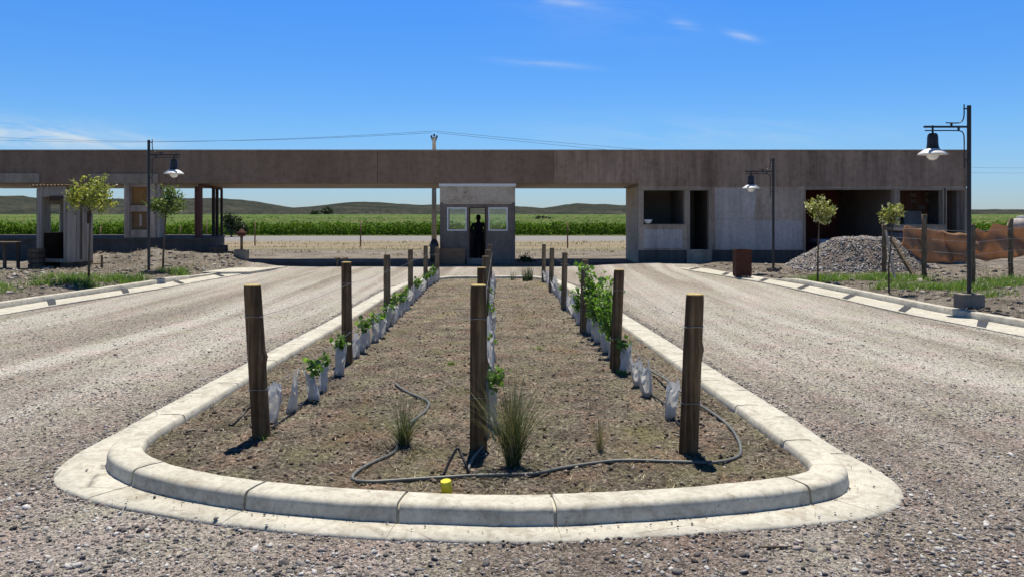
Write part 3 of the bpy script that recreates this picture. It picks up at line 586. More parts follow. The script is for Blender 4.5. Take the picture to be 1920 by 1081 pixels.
# green weeds over the verges
def patch(cx_, cy_, rx, ry, n):
    m = max(6, int(n/34)); a = RNG.random(m)*6.283; r = np.sqrt(RNG.random(m)); c = np.stack([cx_+r*rx*1.25*np.cos(a), cy_+r*ry*1.25*np.sin(a)], 1); w = RNG.random(m)**2+.1
    return c[RNG.choice(m, n, p=w/w.sum())]+RNG.normal(size=(n, 2))*np.array([.12, .10])
def patch_even(cx_, cy_, rx, ry, n):
    a = RNG.random(n)*6.283; r = np.sqrt(RNG.random(n)); return np.stack([cx_+r*rx*np.cos(a)+RNG.normal(size=n)*rx*.15, cy_+r*ry*np.sin(a)+RNG.normal(size=n)*ry*.15], 1)
PL = [(-9.75, 18.2, .5, .35, 900), (-10.3, 19.2, .9, .5, 1200), (-9.3, 19.7, .4, .5, 700), (-11.0, 17.4, .8, .4, 900), (-11.8, 16.6, .6, .5, 800), (-12.6, 18.2, .8, .5, 600), (-9.35, 22.0, .5, .4, 700), (-10.5, 16.3, .5, .4, 500), (-13.5, 19.8, 1, .5, 500),
      (8.3, 20.4, .8, .4, 1200), (9.3, 20.6, .9, .45, 1500), (10.0, 20.3, .8, .4, 1100), (8.9, 18.0, .6, .4, 900), (10.2, 18.0, .9, .5, 1300), (11.4, 19.0, .9, .6, 1300), (12.4, 18.4, .8, .6, 900), (7.6, 20.7, .5, .25, 600), (13.2, 19.6, 1, .6, 900), (11.6, 15.6, .8, .6, 600), (14.3, 18.0, .9, .8, 700), (9.6, 16.2, .5, .4, 350)]
PP = np.concatenate([patch(*p[:4], int(p[4]*.85)) for p in PL]); ok_ = (PP[:, 0] < kx(LK, PP[:, 1])-.25) | (PP[:, 0] > kx(RK, PP[:, 1])+.25); PP = PP[ok_]
vb, qb = blades(np.concatenate([PP, gz(PP[:, 0], PP[:, 1])[:, None]-.01], 1), .17, .16, .015)
tag(np_mesh('grass', vb, qb, M['weed']), 'patchy green grass growing along both verges', 'grass', kind='stuff')
n = 20000; yy = 11+RNG.random(n)*15; sd_ = RNG.random(n) < .5; xx = np.where(sd_, kx(LK, yy)-.3-RNG.random(n)*5, kx(RK, yy)+.3+RNG.random(n)*6); keep = RNG.random(n) < .35+.5*wavy(xx*1.2, yy*1.2); xx, yy = xx[keep], yy[keep]
vb, qb = blades(np.stack([xx, yy, gz(xx, yy)-.01], 1), .10, .12, .014)
tag(np_mesh('dry_grass', vb, qb, M['dry']), 'sparse straw coloured grass over the bare verges', 'grass', kind='stuff')
n = 30000; yy = 10.5+RNG.random(n)*15.5; sd_ = RNG.random(n) < .45; xx = np.where(sd_, kx(LK, yy)-.25-RNG.random(n)*5.5, kx(RK, yy)+.25+RNG.random(n)*7); keep = RNG.random(n) < .4+.6*wavy(xx*1.7, yy*1.5); xx, yy = xx[keep], yy[keep]; s = .010+.07*RNG.random(len(xx))**6
tag(scatter_stones('rubble', np.stack([xx, yy, gz(xx, yy)+s*.1], 1), s, M['rubble'], .65, 5), 'small stones and clods strewn over the verges', 'rubble', kind='stuff')
# ================================================================== the gatehouse building
BD = 28.0; GZB = -.17
def X(p): return px(p, BD)
def Z(p): return pz(p, BD)
house = tag(empty('gatehouse_building', (0, BD, GZB)), 'long low unfinished concrete gatehouse with a brown roof beam spanning the drive', 'building')
def hp(mb, name, mat, parent=None, **kw):
    o = mb.build(name, mat, parent or house, **kw)
    if parent is None: o.matrix_parent_inverse = Matrix.Translation(-house.location)
    return o
def panel_wall(x0, x1, z0, z1, y0, y1, holes):
    """a wall along X with rectangular holes (xa, xb, za, zb), as one closed shell"""
    xs = sorted({x0, x1, *[min(max(h[i], x0), x1) for h in holes for i in (0, 1)]}); zs = sorted({z0, z1, *[min(max(h[i], z0), z1) for h in holes for i in (2, 3)]})
    nx_, nz_ = len(xs)-1, len(zs)-1
    solid = [[not any(h[0] < (xs[i]+xs[i+1])/2 < h[1] and h[2] < (zs[j]+zs[j+1])/2 < h[3] for h in holes) for j in range(nz_)] for i in range(nx_)]
    b = MB()
    S = lambda i, j: 0 <= i < nx_ and 0 <= j < nz_ and solid[i][j]
    for i in range(nx_):
        for j in range(nz_):
            if not S(i, j): continue
            a, c, d, e = xs[i], xs[i+1], zs[j], zs[j+1]
            b.add([(a, y0, d), (c, y0, d), (c, y0, e), (a, y0, e)], [(0, 1, 2, 3)]); b.add([(a, y1, d), (a, y1, e), (c, y1, e), (c, y1, d)], [(0, 1, 2, 3)])
            if not S(i-1, j): b.add([(a, y0, d), (a, y0, e), (a, y1, e), (a, y1, d)], [(0, 1, 2, 3)])
            if not S(i+1, j): b.add([(c, y0, d), (c, y1, d), (c, y1, e), (c, y0, e)], [(0, 1, 2, 3)])
            if not S(i, j-1): b.add([(a, y0, d), (a, y1, d), (c, y1, d), (c, y0, d)], [(0, 1, 2, 3)])
            if not S(i, j+1): b.add([(a, y0, e), (c, y0, e), (c, y1, e), (a, y1, e)], [(0, 1, 2, 3)])
    return b
def weld(o):
    bm = bmesh.new(); bm.from_mesh(o.data); bmesh.ops.remove_doubles(bm, verts=bm.verts, dist=1e-4); bmesh.ops.recalc_face_normals(bm, faces=bm.faces); bm.to_mesh(o.data); bm.free(); return o
XL, XR = X(-140), X(1813); ZT = Z(281); ZB = Z(344)
for xa_, xc_ in ((XL, X(-40)-.006), (X(-40)+.006, X(330)-.006), (X(330)+.006, X(708)-.006), (X(708)+.006, X(1038)-.004)): b = MB(); b.box(xa_, xc_, BD, BD+.32, ZB, ZT-.05); hp(b, 'roof_beam', M['beam'], bevel=.008)
b = MB(); b.box(X(1038)+.002, X(1197), BD+.004, BD+.32, ZB, ZT-.05); b.box(X(1197)+.001, XR, BD+.004, BD+.32, Z(350), ZT-.05); hp(b, 'roof_beam', M['beamstreak'])
b = MB(); b.box(XL-.03, XR+.03, BD-.04, BD+4.4, ZT-.05+.001, ZT); hp(b, 'coping', M['trim'])
b = MB(); b.box(XL, XR, BD+4.0, BD+4.3, pz(353.5, BD+4.2), ZT-.06); hp(b, 'roof_beam', M['beam'])
b = MB(); zs_ = ZB+.02; zb_ = pz(353.5, BD+4)+.02     # sloping soffit of the canopy
b.add([(XL, BD+.33, zs_), (X(1197), BD+.33, zs_), (X(1197), BD+3.99, zb_), (XL, BD+3.99, zb_), (XL, BD+.33, zs_+.2), (X(1197), BD+.33, zs_+.2), (X(1197), BD+3.99, zb_+.2), (XL, BD+3.99, zb_+.2)], [(0,1,2,3),(4,5,6,7),(0,1,5,4),(1,2,6,5),(2,3,7,6),(3,0,4,7)]); hp(b, 'soffit', M['soffit'])
# lintels in paler concrete on the left wing
for xa, xb, za, zb in ((XL, X(75), Z(343), Z(325)), (X(170), X(297), Z(344.5), Z(326))):
    b = MB(); b.box(xa, xb, BD-.05, BD-.004, za, zb); hp(b, 'lintel', M['trim'])
# raised platform of the left wing
def prism(mb, pts, z0, z1):
    n_ = len(pts); return mb.add([(x, y, z0) for x, y in pts]+[(x, y, z1) for x, y in pts], [tuple(range(n_))[::-1], tuple(range(n_, 2*n_))]+[(i, (i+1) % n_, n_+(i+1) % n_, n_+i) for i in range(n_)])
b = MB(); prism(b, [(XL, BD+.05), (X(404), BD+.05), (px(421, 32.2), 32.2), (XL, 32.2)], GZB-.6, Z(450)); prism(b, [(XL, BD-.02), (X(404)+.05, BD-.02), (px(422.5, 32.25), 32.25), (XL, 32.25)], Z(450)+.001, Z(446)); hp(b, 'plinth', M['plinth'])
b = MB(); st0 = X(404)+.06
for i in range(3): b.box(st0+i*.20, st0+(i+1)*.20-.004, BD+.0, BD+.5, GZB-.3, Z(455)-.10-i*.22)
hp(b, 'steps', M['bark'])
zpl = Z(446)
b = MB(); b.box(X(232), X(242), BD+.02, BD+.52, zpl+.002, ZB-.002); b.box(X(275), X(291), BD+.02, BD+.52, zpl+.002, ZB-.002); b.box(X(242)+.001, X(275)-.001, BD+.06, BD+.5, Z(397), Z(385)); b.box(X(242)+.001, X(275)-.001, BD+.06, BD+.5, zpl+.003, Z(431)); b.box(X(242)+.001, X(275)-.001, BD+.05, BD+.5, Z(351), ZB-.003); hp(b, 'pillar', M['wall'])
b = MB(); b.box(X(291)+.002, X(297), BD+.1, BD+.5, zpl+.002, ZB-.003); hp(b, 'lit_pillar_face', M['soffit'])  # lit side of the pillar, its light put into a paler slab
b = MB(); b.box(X(242)+.002, X(275)-.002, BD+.22, BD+.26, Z(385)+.002, Z(351)-.002); hp(b, 'window_board', M['board'])
b = MB(); b.box(X(242)+.002, X(275)-.002, BD+.22, BD+.26, Z(431)+.002, Z(397)-.002); o = hp(b, 'window_board', M['ply'])
b = MB(); b.box(X(256.5), X(260.5), BD+.205, BD+.218, Z(424), Z(402)); hp(b, 'paper_strip', M['cream'], o)
b = MB(); b.box(X(72), X(80), BD+.1, BD+.5, zpl+.002, ZB-.002); hp(b, 'pillar', M['wall'])
def hcol(xa, xb, y, name='steel_column', mat=None):
    b = MB(); w = (xb-xa); dp = .14 if w > .15 else .06
    b.box(xa, xa+w*.2, y, y+dp, zpl+.002, ZB-.10); b.box(xb-w*.2, xb, y, y+dp, zpl+.002, ZB-.10); b.box(xa+w*.2+.001, xb-w*.2-.001, y+dp*.35, y+dp*.55, zpl+.002, ZB-.10); b.box(xa-.03, xb+.03, y-.03, y+dp+.03, zpl+.001, zpl+.025)
    return hp(b, name, mat or M['steel'])
def XD(p, D): return px(p, D)
hcol(X(361.5), X(374), BD+.15); hcol(XD(397, 30), XD(402.5, 30), 30.0, mat=M['darksteel']); hcol(XD(404, 30.8), XD(409, 30.8), 30.8, mat=M['darksteel']); hcol(XD(413, 31.6), XD(417, 31.6), 31.6, mat=M['darksteel'])
b = MB(); b.bar((X(368), BD+.3, ZB-.055), (XD(415, 31.8), 31.8, ZB-.075), .1, .1); hp(b, 'steel_beam', M['steel'])

# ---- the booth under the middle of the beam
bx0, bx1 = X(824.5), X(966); by = BD+.06; zf = GZB-.02; bt = ZB-.02
booth = empty('booth', (0, 0, 0)); booth.parent = house; booth.matrix_parent_inverse = Matrix.Translation(-house.location)
WL = (X(838), X(875), Z(433), Z(389)); WR = (X(915.5), X(952), Z(433), Z(389)); DR = (X(879), X(911), Z(485), Z(389))
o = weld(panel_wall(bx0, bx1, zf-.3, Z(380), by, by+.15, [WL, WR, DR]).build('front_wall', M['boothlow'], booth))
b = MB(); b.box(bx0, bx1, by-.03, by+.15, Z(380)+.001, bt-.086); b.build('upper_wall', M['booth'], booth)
b = MB(); b.box(bx0-.03, bx1+.03, by-.062, by+.2, bt-.085, bt+.01); b.build('cornice', M['frame'], booth)  # white material imitates bounce light on this shaded strip
b = MB(); b.box(bx0+.12, bx1-.12, by-.045, by-.031, Z(383), Z(380)-.002); b.build('ledge', M['booth'], booth)
yb = 31.0; Xb = lambda p: px(p, yb); Zb = lambda p: pz(p, yb)
weld(panel_wall(bx0, bx1, zf-.3, bt-.05, yb, yb+.15, [(Xb(833), Xb(877), Zb(437), Zb(384)), (Xb(911), Xb(958), Zb(437), Zb(384)), (Xb(877.6), Xb(910.4), Zb(434), Zb(386))]).build('back_wall', M['inner'], booth))
for xa_ in (bx0, bx1-.12): b = MB(); b.box(xa_, xa_+.12, by+.151, yb-.001, zf-.3, bt-.05); b.build('side_wall', M['wall'], booth)
b = MB(); b.box(bx0+.121, bx1-.121, by+.152, yb-.002, zf-.1, zf+.02); b.build('booth_floor', M['plinth'], booth)
b = MB(); b.box(bx0+.121, bx1-.121, by+.152, yb-.002, bt-.12, bt-.051); b.build('booth_ceiling', M['inner'], booth)
for xa_, xc_ in ((bx0+.121, X(879)), (X(911), bx1-.121)): b = MB(); b.box(xa_, xc_, by+.16, by+.175, zf, Z(440)); b.build('counter_panel', M['darkboard'], booth)
def window(wn, y, parent, fw=.045, bars=0):
    xa, xb, za, zb = wn; b = MB(); y0, y1 = y-.012, y+.05
    b.box(xa, xa+fw, y0, y1, za, zb); b.box(xb-fw, xb, y0, y1, za, zb); b.box(xa+fw+.0005, xb-fw-.0005, y0, y1, zb-fw, zb); b.box(xa+fw+.0005, xb-fw-.0005, y0, y1, za, za+fw)
    f = b.build('window', M['frame'], parent); p = MB(); p.box(xa+fw, xb-fw, y+.015, y+.021, za+fw, zb-fw); p.build('pane', M['glass'], f); return f
window(WL, by+.005, booth); window(WR, by+.005, booth)
b = MB(); fw = .04; xa, xb, za, zb = DR
b.box(xa, xa+fw, by+.01, by+.1, za, zb); b.box(xb-fw, xb, by+.01, by+.1, za, zb); b.box(xa+fw+.001, xb-fw-.001, by+.01, by+.1, zb-.03, zb); b.build('door_frame', M['darkboard'], booth)
b = MB(); b.box(xa-.05, xb+.05, by-.16, by-.002, GZB-.2, Z(484)); b.build('door_step', M['block'], booth)

# ---- right wing
WZ = Z(350)-.001; wy = BD+.035
H1 = (X(1207), X(1284), Z(420.5), Z(357)); HDR = (X(1294), X(1330), Z(468), Z(357)); HG = (X(1511), X(1677), Z(473), Z(356)); H2 = (X(1688), X(1768), Z(421), Z(357)); H3 = (X(1776), X(1812)-.05, Z(470), Z(357))
weld(hp(panel_wall(X(1197), XR, GZB-.3, WZ, wy, wy+.25, [H1, HDR, HG, H2, H3]), 'front_wall', M['wall']))
b = MB(); b.box(X(1197)+.002, X(1197)+.10, wy+.251, BD+3.1, GZB-.3, WZ); hp(b, 'side_wall', M['booth'])
b = MB(); b.box(XR-.2, XR, wy+.251, BD+8, GZB-.3, ZT-.06); b.box(X(1338), XR-.201, BD+8.0, BD+8.2, GZB-.3, ZT-.06); hp(b, 'rear_wall', M['inner'])
b = MB(); b.box(X(1197)+.101, X(1338)-.001, BD+2.98, BD+3.1, GZB-.3, WZ); hp(b, 'rear_wall', M['inner'])
b = MB(); b.box(X(1197)+.102, X(1338)-.002, wy+.252, BD+2.97, GZB-.25, GZB+.06); b.box(X(1338)+.001, XR-.201, wy+.252, BD+7.99, GZB-.25, GZB+.06); hp(b, 'wing_floor', M['plinth'])
b = MB(); b.box(X(1197)+.003, X(1338)-.002, BD+.33, BD+3.1, WZ+.01, ZT-.055); b.box(X(1338), XR-.201, BD+.33, BD+7.99, WZ+.01, ZT-.055); hp(b, 'wing_ceiling', M['inner'])
for xx_ in (X(1338), X(1500), X(1684)):
    b = MB(); b.box(xx_, xx_+.12, wy+.253, BD+7.98, GZB+.061, WZ+.009); hp(b, 'partition', M['redwall'] if xx_ == X(1500) else M['inner'])
b = MB(); b.box(X(1501)+.12, X(1684)-.001, BD+5.2, BD+5.3, GZB+.061, WZ+.008); hp(b, 'partition', M['redwall'])
b = MB(); b.box(X(1289), X(1289)+.1, wy+.254, BD+2.97, GZB+.061, WZ+.008); hp(b, 'partition', M['inner'])
b = MB(); b.box(X(1685)+.12, XR-.21, BD+2.2, BD+2.32, GZB+.061, WZ+.007)
bw = hp(b, 'brick_partition', M['blocks'])
for (a_, z_) in ((1712, 366), (1740, 364), (1712, 377), (1741, 376), (1758, 371), (1728, 389), (1757, 388)):
    y_ = BD+2.19; b = MB(); b.box(px(a_, y_)-.11, px(a_, y_)+.11, y_-.006, y_+.02, pz(z_, y_)-.07, pz(z_, y_)+.07); b.build('pale_block', M['block'], bw)
b = MB(); b.box(px(1692, 30.1), px(1726, 30.1), 30.0, 30.16, pz(424, 30.1), pz(396, 30.1)); b.build('grey_panel', M['render'], bw)
for xx_ in (X(1788), X(1797)):
    b = MB(); b.box(xx_, xx_+.05, BD+.6, BD+.65, GZB+.06, WZ); hp(b, 'steel_stud', M['steel'])
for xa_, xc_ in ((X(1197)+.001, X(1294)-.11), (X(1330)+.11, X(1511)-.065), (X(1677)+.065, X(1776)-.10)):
    b = MB(); b.box(xa_, xc_, wy-.024, wy-.0007, GZB-.3, Z(469)); hp(b, 'base_shade_strip', M['plinth'])  # dark strip stands in for the shade along the wall foot
# pale frames proud of the wall
def surround(h, w, sill=True, t=.018):
    xa, xb, za, zb = h; b = MB(); y0, y1 = wy-t, wy-.0005
    b.box(xa-w, xa, y0, y1, za, zb); b.box(xb, xb+w, y0, y1, za, zb); b.box(xa-w, xb+w, y0, y1, zb+.001, zb+w*.8)
    if sill: b.box(xa-w, xb+w, y0-.01, y1, za-w*.7, za-.001)
    return hp(b, 'window_surround' if sill else 'door_surround', M['trim'])
surround(H1, .085); surround(HDR, .10, False); surround(HG, .06, False); surround(H2, .10); surround(H3, .09, False)
b = MB(); b.box(X(1208), X(1279), wy-.012, wy-.0005, Z(465), Z(430)); hp(b, 'render_patch', M['render'])
b = MB()     # irregular grey render patches on the wall
def poly_patch(pts, t, mat):
    n_ = len(pts); b = MB(); b.add([(X(a), wy-t, Z(c)) for a, c in pts]+[(X(a), wy-.0004, Z(c)) for a, c in pts], [tuple(range(n_))]+[(i, (i+1) % n_, n_+(i+1) % n_, n_+i) for i in range(n_)]); return hp(b, 'render_patch', mat)
poly_patch([(1341, 353), (1380, 352), (1416, 350), (1419, 362), (1417, 385), (1414, 408), (1380, 410), (1341, 410)], .010, M['render'])
poly_patch([(1341, 411), (1413, 409.5), (1414.5, 413), (1470, 414), (1504, 414), (1504, 468), (1341, 468)], .012, M['render'])
# bench of kit inside the bays
bowl = MB(); bowl.lathe([(.02, 0), (.09, .02), (.15, .10), (.165, .16), (.15, .16), (.08, .05), (0, .03)], 18)
o = bowl.build('bowl', M['white'], None, True); o.location = (X(1216), wy+.13, Z(420.5)+.003); tag(o, 'small white bowl standing on the sill of the wide dark window', 'bowl')
t = tag(empty('panel_stack', (px(1552, 29.5), 29.5, GZB+.06)), 'stack of pale blue wrapped sheets just inside the dark garage opening', 'stack of sheets')
for i, (w, h, z0, mt) in enumerate(((1.1, .36, 0, 'tank'), (1.05, .13, .365, 'paleblue'), (1.12, .10, .50, 'tank'), (1.0, .16, .605, 'paleblue'))):
    b = MB(); b.box(-w/2, w/2, -.5, .5, z0, z0+h); b.build('sheet_bundle', M[mt], t, bevel=.03)
b = MB(); r = np.random.default_rng(3)
b.lathe([(0, 0), (.34, 0), (.38, .12), (.30, .34), (.16, .52), (.04, .60), (0, .60)], 14); b.v = [(x*(1+.12*mnoise.noise((x*4, y*4, z*4))), y, z) for x, y, z in b.v]
o = b.build('heap_of_sacks', M['tank'], None, True); o.location = (px(1626, 29.8), 29.8, GZB+.062); tag(o, 'small grey blue covered heap deep in the dark garage opening', 'heap')

# ---- things around the booth
b = MB(); b.box(-.45, .45, -.02, .02, 0, .56); o = b.build('plywood_sheet', M['board2'], None); o.location = (X(848), by-.16, GZB+.0); o.rotation_euler = (R(-7), 0, 0); tag(o, 'brown plywood sheet leaning on the booth wall left of its door', 'plywood')
t = tag(empty('barrel', (X(815.5), BD-.25, GZB)), 'small black barrel standing at the left corner of the booth', 'barrel')
b = MB(); b.lathe([(0, 0), (.13, 0), (.15, .05), (.15, .70), (.14, .74)], 18); b.build('drum', M['lamp'], t, True); b = MB(); b.lathe([(.141, .741), (.10, .83), (.05, .87), (0, .88)], 18); b.build('lid', M['lamp'], t, True)

# ---- the person in the booth, seen from behind against the back window
def skinned(name, verts, edges, radii, mat, parent, sub=2, root=0):
    me = bpy.data.meshes.new(name); me.from_pydata(verts, edges, []); me.update(); o = bpy.data.objects.new(name, me); COL.objects.link(o)
    sm = o.modifiers.new('skin', 'SKIN'); sb = o.modifiers.new('sub', 'SUBSURF'); sb.levels = sub; sb.render_levels = sub
    for i, s_ in enumerate(me.skin_vertices[0].data): s_.radius = radii[i] if isinstance(radii[i], tuple) else (radii[i], radii[i]); s_.use_root = (i == root)
    dg = bpy.context.evaluated_depsgraph_get(); m2 = bpy.data.meshes.new_from_object(o.evaluated_get(dg)); o.modifiers.clear(); o.data = m2; m2.materials.clear(); m2.materials.append(mat)
    m2.polygons.foreach_set('use_smooth', [True]*len(m2.polygons)); o.parent = parent; return o
pr = tag(empty('person', (px(897, 30.2), 30.2, zf+.02)), 'person in dark clothes standing inside the booth doorway, hands raised in front', 'person'); pr.scale = (1.12, 1, 1)
Vp = [(0, 0, .88), (0, .0, 1.02), (0, -.005, 1.18), (0, 0, 1.33), (0, .0, 1.41), (0, .005, 1.47), (0, .015, 1.54), (0, .02, 1.62)]
Rp = [(.145, .105), (.14, .10), (.155, .105), (.165, .10), (.09, .075), (.052, .055), (.072, .088), (.068, .085)]
Ep = [(i, i+1) for i in range(7)]
def chain(start, pts, rad):
    p = start
    for c, r_ in zip(pts, rad): Vp.append(c); Rp.append(r_); Ep.append((p, len(Vp)-1)); p = len(Vp)-1
    return p
for s_ in (-1, 1):
    chain(3, [(s_*.17, 0, 1.36), (s_*.215, .0, 1.28), (s_*.255, .02, 1.06), (s_*.20, .20, 1.10), (s_*.13, .31, 1.16), (s_*.10, .36, 1.19)], [.062, .052, .042, .036, .028, .03])
    chain(0, [(s_*.09, 0, .80), (s_*.10, .01, .46), (s_*.105, -.01, .10), (s_*.11, .10, .04), (s_*.115, .17, .035)], [.085, .058, .042, .04, .032])
    for k_, (dx, dz, l) in enumerate(((-.024, .02, .07), (-.008, .026, .08), (.008, .024, .075), (.022, .016, .06))):
        chain(len(Vp)-6 if k_ < 0 else [i for i, v in enumerate(Vp) if abs(v[0]-s_*.10) < 1e-6 and abs(v[2]-1.19) < 1e-6][0], [(s_*.10+dx, .40, 1.19+dz), (s_*.10+dx-s_*.02, .40+l*.6, 1.19+dz+.02)], [.010, .008])
skinned('body', Vp, Ep, Rp, M['cloth_dark'], pr)
b = MB(); b.lathe([(0, 1.725), (.04, 1.715), (.075, 1.67), (.086, 1.60), (.078, 1.55), (.06, 1.52)], 16); b.v = [(x, y*1.1+.01, z) for x, y, z in b.v]; b.build('hair', M['hair'], pr, True)

# ================================================================== behind the building
t = tag(empty('utility_pole', (px(814, 45), 45, -.17)), 'tall timber utility pole rising behind the booth roof', 'utility pole')
b = MB(); b.tube([(0, 0, 0), (0, 0, 6.05)], [.15, .105], 12); b.build('pole', M['polewood'], t, True)
b = MB(); b.bar((-.16, 0, 5.93), (.16, 0, 5.93), .06, .08); b.build('crossarm', M['darksteel'], t)
for xx_, zz_ in ((-.15, 5.97), (.15, 5.97), (0, 6.06)):
    b = MB(); b.lathe([(.015, 0), (.02, .04), (.07, .05), (.06, .09), (.045, .10), (.05, .15), (.02, .19), (0, .19)], 12, (xx_, 0, zz_)); b.build('insulator', M['darksteel'], t, True)
def cable(p, q, sag, n=30): p = Vector(p); q = Vector(q); return [p.lerp(q, i/n)-Vector((0, 0, sag*4*(i/n)*(1-i/n))) for i in range(n+1)]
P0 = (px(814, 45), 45, 6.02)
b = MB(); b.tube(cable((P0[0]-.15, 45, 6.12), (-48, 58, 7.9), .75), .008, 5, False); b.tube(cable((P0[0], 45, 6.22), (-48, 60, 7.6), .65), .008, 5, False)
tag(b.build('power_line', M['cable']), 'pair of thin power cables running left from the utility pole', 'power line')
b = MB(); b.tube(cable((P0[0]+.15, 45, 6.12), (90, 110, 8.0), 1.5, 40), .009, 5, False); b.tube(cable((P0[0], 45, 6.22), (90, 110, 8.6), 1.35, 40), .009, 5, False)
tag(b.build('power_line', M['cable']), 'pair of thin power cables sagging right from the utility pole', 'power line')
ph = .1
for (a_, y_, h_, lab) in ((478, 44, 1.3, 'thin grey fence stake left of the leftmost row, beyond the beam'), (676, 42.5, 1.35, 'thin grey fence stake seen between the trellis rows and the booth left side'), (1064, 41, 1.35, 'thin grey fence stake seen through the opening right of the booth'), (188, 42, 1.1, 'thin fence stake seen right of the wooden shed'), (338, 44, 1.1, 'thin pale fence stake seen behind the small green tree'), (387, 44, 1.3, 'thin fence stake seen between the rusty steel columns')):
    b = MB(); b.tube([(0, 0, -.1), (.01, 0, h_)], [.04, .035], 7); o = b.build('fence_stake', M['oldpost'], None, True); o.location = (px(a_, y_), y_, -.17); tag(o, lab, 'fence post', 'fence stakes on the waste ground')
# vineyard: the near hedge row, then the rows beyond
n = 42000; xx = RNG.uniform(-62, 62, n); zz = RNG.random(n)**.8; top_ = .93+.06*np.sin(xx*2.1)+.07*np.sin(xx*5.3+1)+.09*RNG.normal(size=n); yy = 64.9+RNG.uniform(-.75, .75, n)*(1.0-.35*zz)
v, q = leaves(np.stack([xx, yy, -.16+zz*top_], 1), .17, RHOMB, .5)
tag(np_mesh('vine_hedge', v, q, M['field']), 'long leafy green vine row along the near edge of the vineyard', 'vine row')
parts_ = []; yv = 67.2; rv = np.random.default_rng(12)
while yv < 700:
    st = 2.5 if yv < 130 else (5 if yv < 260 else 14); ext = yv*.75; nn = int(ext*2/(.22*max(1, yv/95))); xx = np.linspace(-ext, ext, nn); hh = (.62+.10*np.sin(xx*.31+yv)+.10*rv.normal(size=nn))*(1 if yv < 130 else 1.15); wy_ = .75*st/2.5
    sec = [(-wy_*.62, 0.0), (-wy_*.60, .55), (-wy_*.28, .95), (wy_*.28, 1.0), (wy_*.6, .5)]
    Vr = np.concatenate([np.stack([xx, yv+a_+.07*rv.normal(size=nn)*st/2.5, -.17+hh*b_*(1+.07*rv.normal(size=nn))], 1) for a_, b_ in sec]); q = np.arange(nn-1); Qr = np.concatenate([np.stack([k_*nn+q, k_*nn+q+1, (k_+1)*nn+q+1, (k_+1)*nn+q], 1) for k_ in range(4)]); parts_.append((Vr, Qr)); yv += st
def m_rows():
    t = NT('vineyard_rows'); n = t.noise(t.vec((.012, .05, 1)), 1.0, 5, .65); n2 = t.noise(t.vec(), 3.2, 4, .7)
    c = t.ramp(n, [(.32, (.046, .095, .016)), (.48, (.072, .122, .026)), (.58, (.11, .14, .045)), (.70, (.14, .14, .07))]); c = t.mix(1.0, c, t.ramp(n2, [(.35, .6), (.65, 1.35)]), 'MULTIPLY'); return t.fin(c, .9, None, 0, .1)
v, q = join(parts_); tag(np_mesh('vineyard', v, q, m_rows(), None, True), 'wide green vineyard stretching to the hills behind the building', 'vineyard', kind='stuff')
n = 9000; yy = 33+RNG.random(n)*17; xx = (RNG.random(n)*2-1)*yy*.7; keep = RNG.random(n) < .30+.8*np.sin(yy*1.1+np.sin(xx*.25)*1.5)*np.sin(xx*.7+yy*.4); xx, yy = xx[keep], yy[keep]
v, q = blades(np.stack([xx, yy, np.full(len(xx), -.19)], 1), .15, .22, .05); tag(np_mesh('dry_grass', v, q, M['waste']), 'low dry weeds over the waste ground beyond the building', 'grass', kind='stuff')
def bushy(name, loc, rx, rz, n, size, mat, label, cat, trunk=True, group=None, seed=1, zc=None):
    r = np.random.default_rng(seed); t = tag(empty(name, loc), label, cat, group); nc = 26; c = r.normal(size=(nc, 3)); c /= np.linalg.norm(c, axis=1)[:, None]; c *= (r.random((nc, 1))**.45)*.78
    P = (c[r.integers(0, nc, n)]+r.normal(size=(n, 3))*.19)*np.array([rx, rx, rz]); zc = zc if zc is not None else rz*1.0; P[:, 2] = np.maximum(P[:, 2]+zc, .02)
    v, q = leaves(P, size, RHOMB, .5, r); np_mesh('crown', v, q, mat, t)
    if trunk:
        b = MB(); b.tube([(0, 0, -.1), (rx*.05, 0, zc*.5), (0, 0, zc*1.2)], [rx*.08, rx*.06, rx*.03], 7)
        for k_ in range(5): a = c[k_]*np.array([rx, rx, rz])*.8; b.tube([(0, 0, zc*.6), tuple(a*.5+np.array([0, 0, zc*.8])), tuple(a+np.array([0, 0, zc]))], [rx*.04, rx*.03, rx*.012], 5)
        b.build('trunk', M['bark'], t, True)
    return t
bushy('bush', (px(433, 60), 60, -.17), .75, .95, 1500, .16, M['bush'], 'tall dark bush behind the left steel columns', 'bush', seed=2); bushy('bush', (px(452, 61), 61, -.17), .55, .6, 700, .15, M['bush'], 'lower dark bush right of the tall one behind the steel columns', 'bush', seed=3)
bushy('tree', (px(613, 620), 620, -1), 6.0, 3.6, 1200, .9, M['bush'], 'dark rounded tree on the horizon left of the booth', 'tree', seed=4, zc=4.4); bushy('tree', (px(592, 640), 640, -1), 5.0, 2.2, 900, .9, M['bush'], 'low dark tree clump at the left of the rounded horizon tree', 'tree', seed=5, zc=2.6)
bushy('bush', (px(1016, 140), 140, -.17), 1.7, .7, 500, .3, M['bush'], 'dark shrub in the field right of the booth', 'bush', seed=6)
bushy('bush', (px(990, 28.3), 28.3, GZB), .38, .20, 700, .05, M['bush'], 'low dark heap of shrubbery beside the booth right corner', 'bush', False, seed=7, zc=.16)
# white tank far right
t = tag(empty('water_tank', (px(1915, 40), 40, -.17)), 'pale rounded tank beyond the shade cloth at the right edge', 'tank'); b = MB(); b.lathe([(0, 0), (.62, 0), (.62, 1.15), (.58, 1.32), (.36, 1.5), (0, 1.56)], 20); b.build('tank_body', M['render'], t, True); b = MB(); b.lathe([(.2, 1.5), (.2, 1.62), (0, 1.64)], 14); b.build('cap', M['white'], t)

# ================================================================== left verge
def on(x, y): return gz1(x, y)
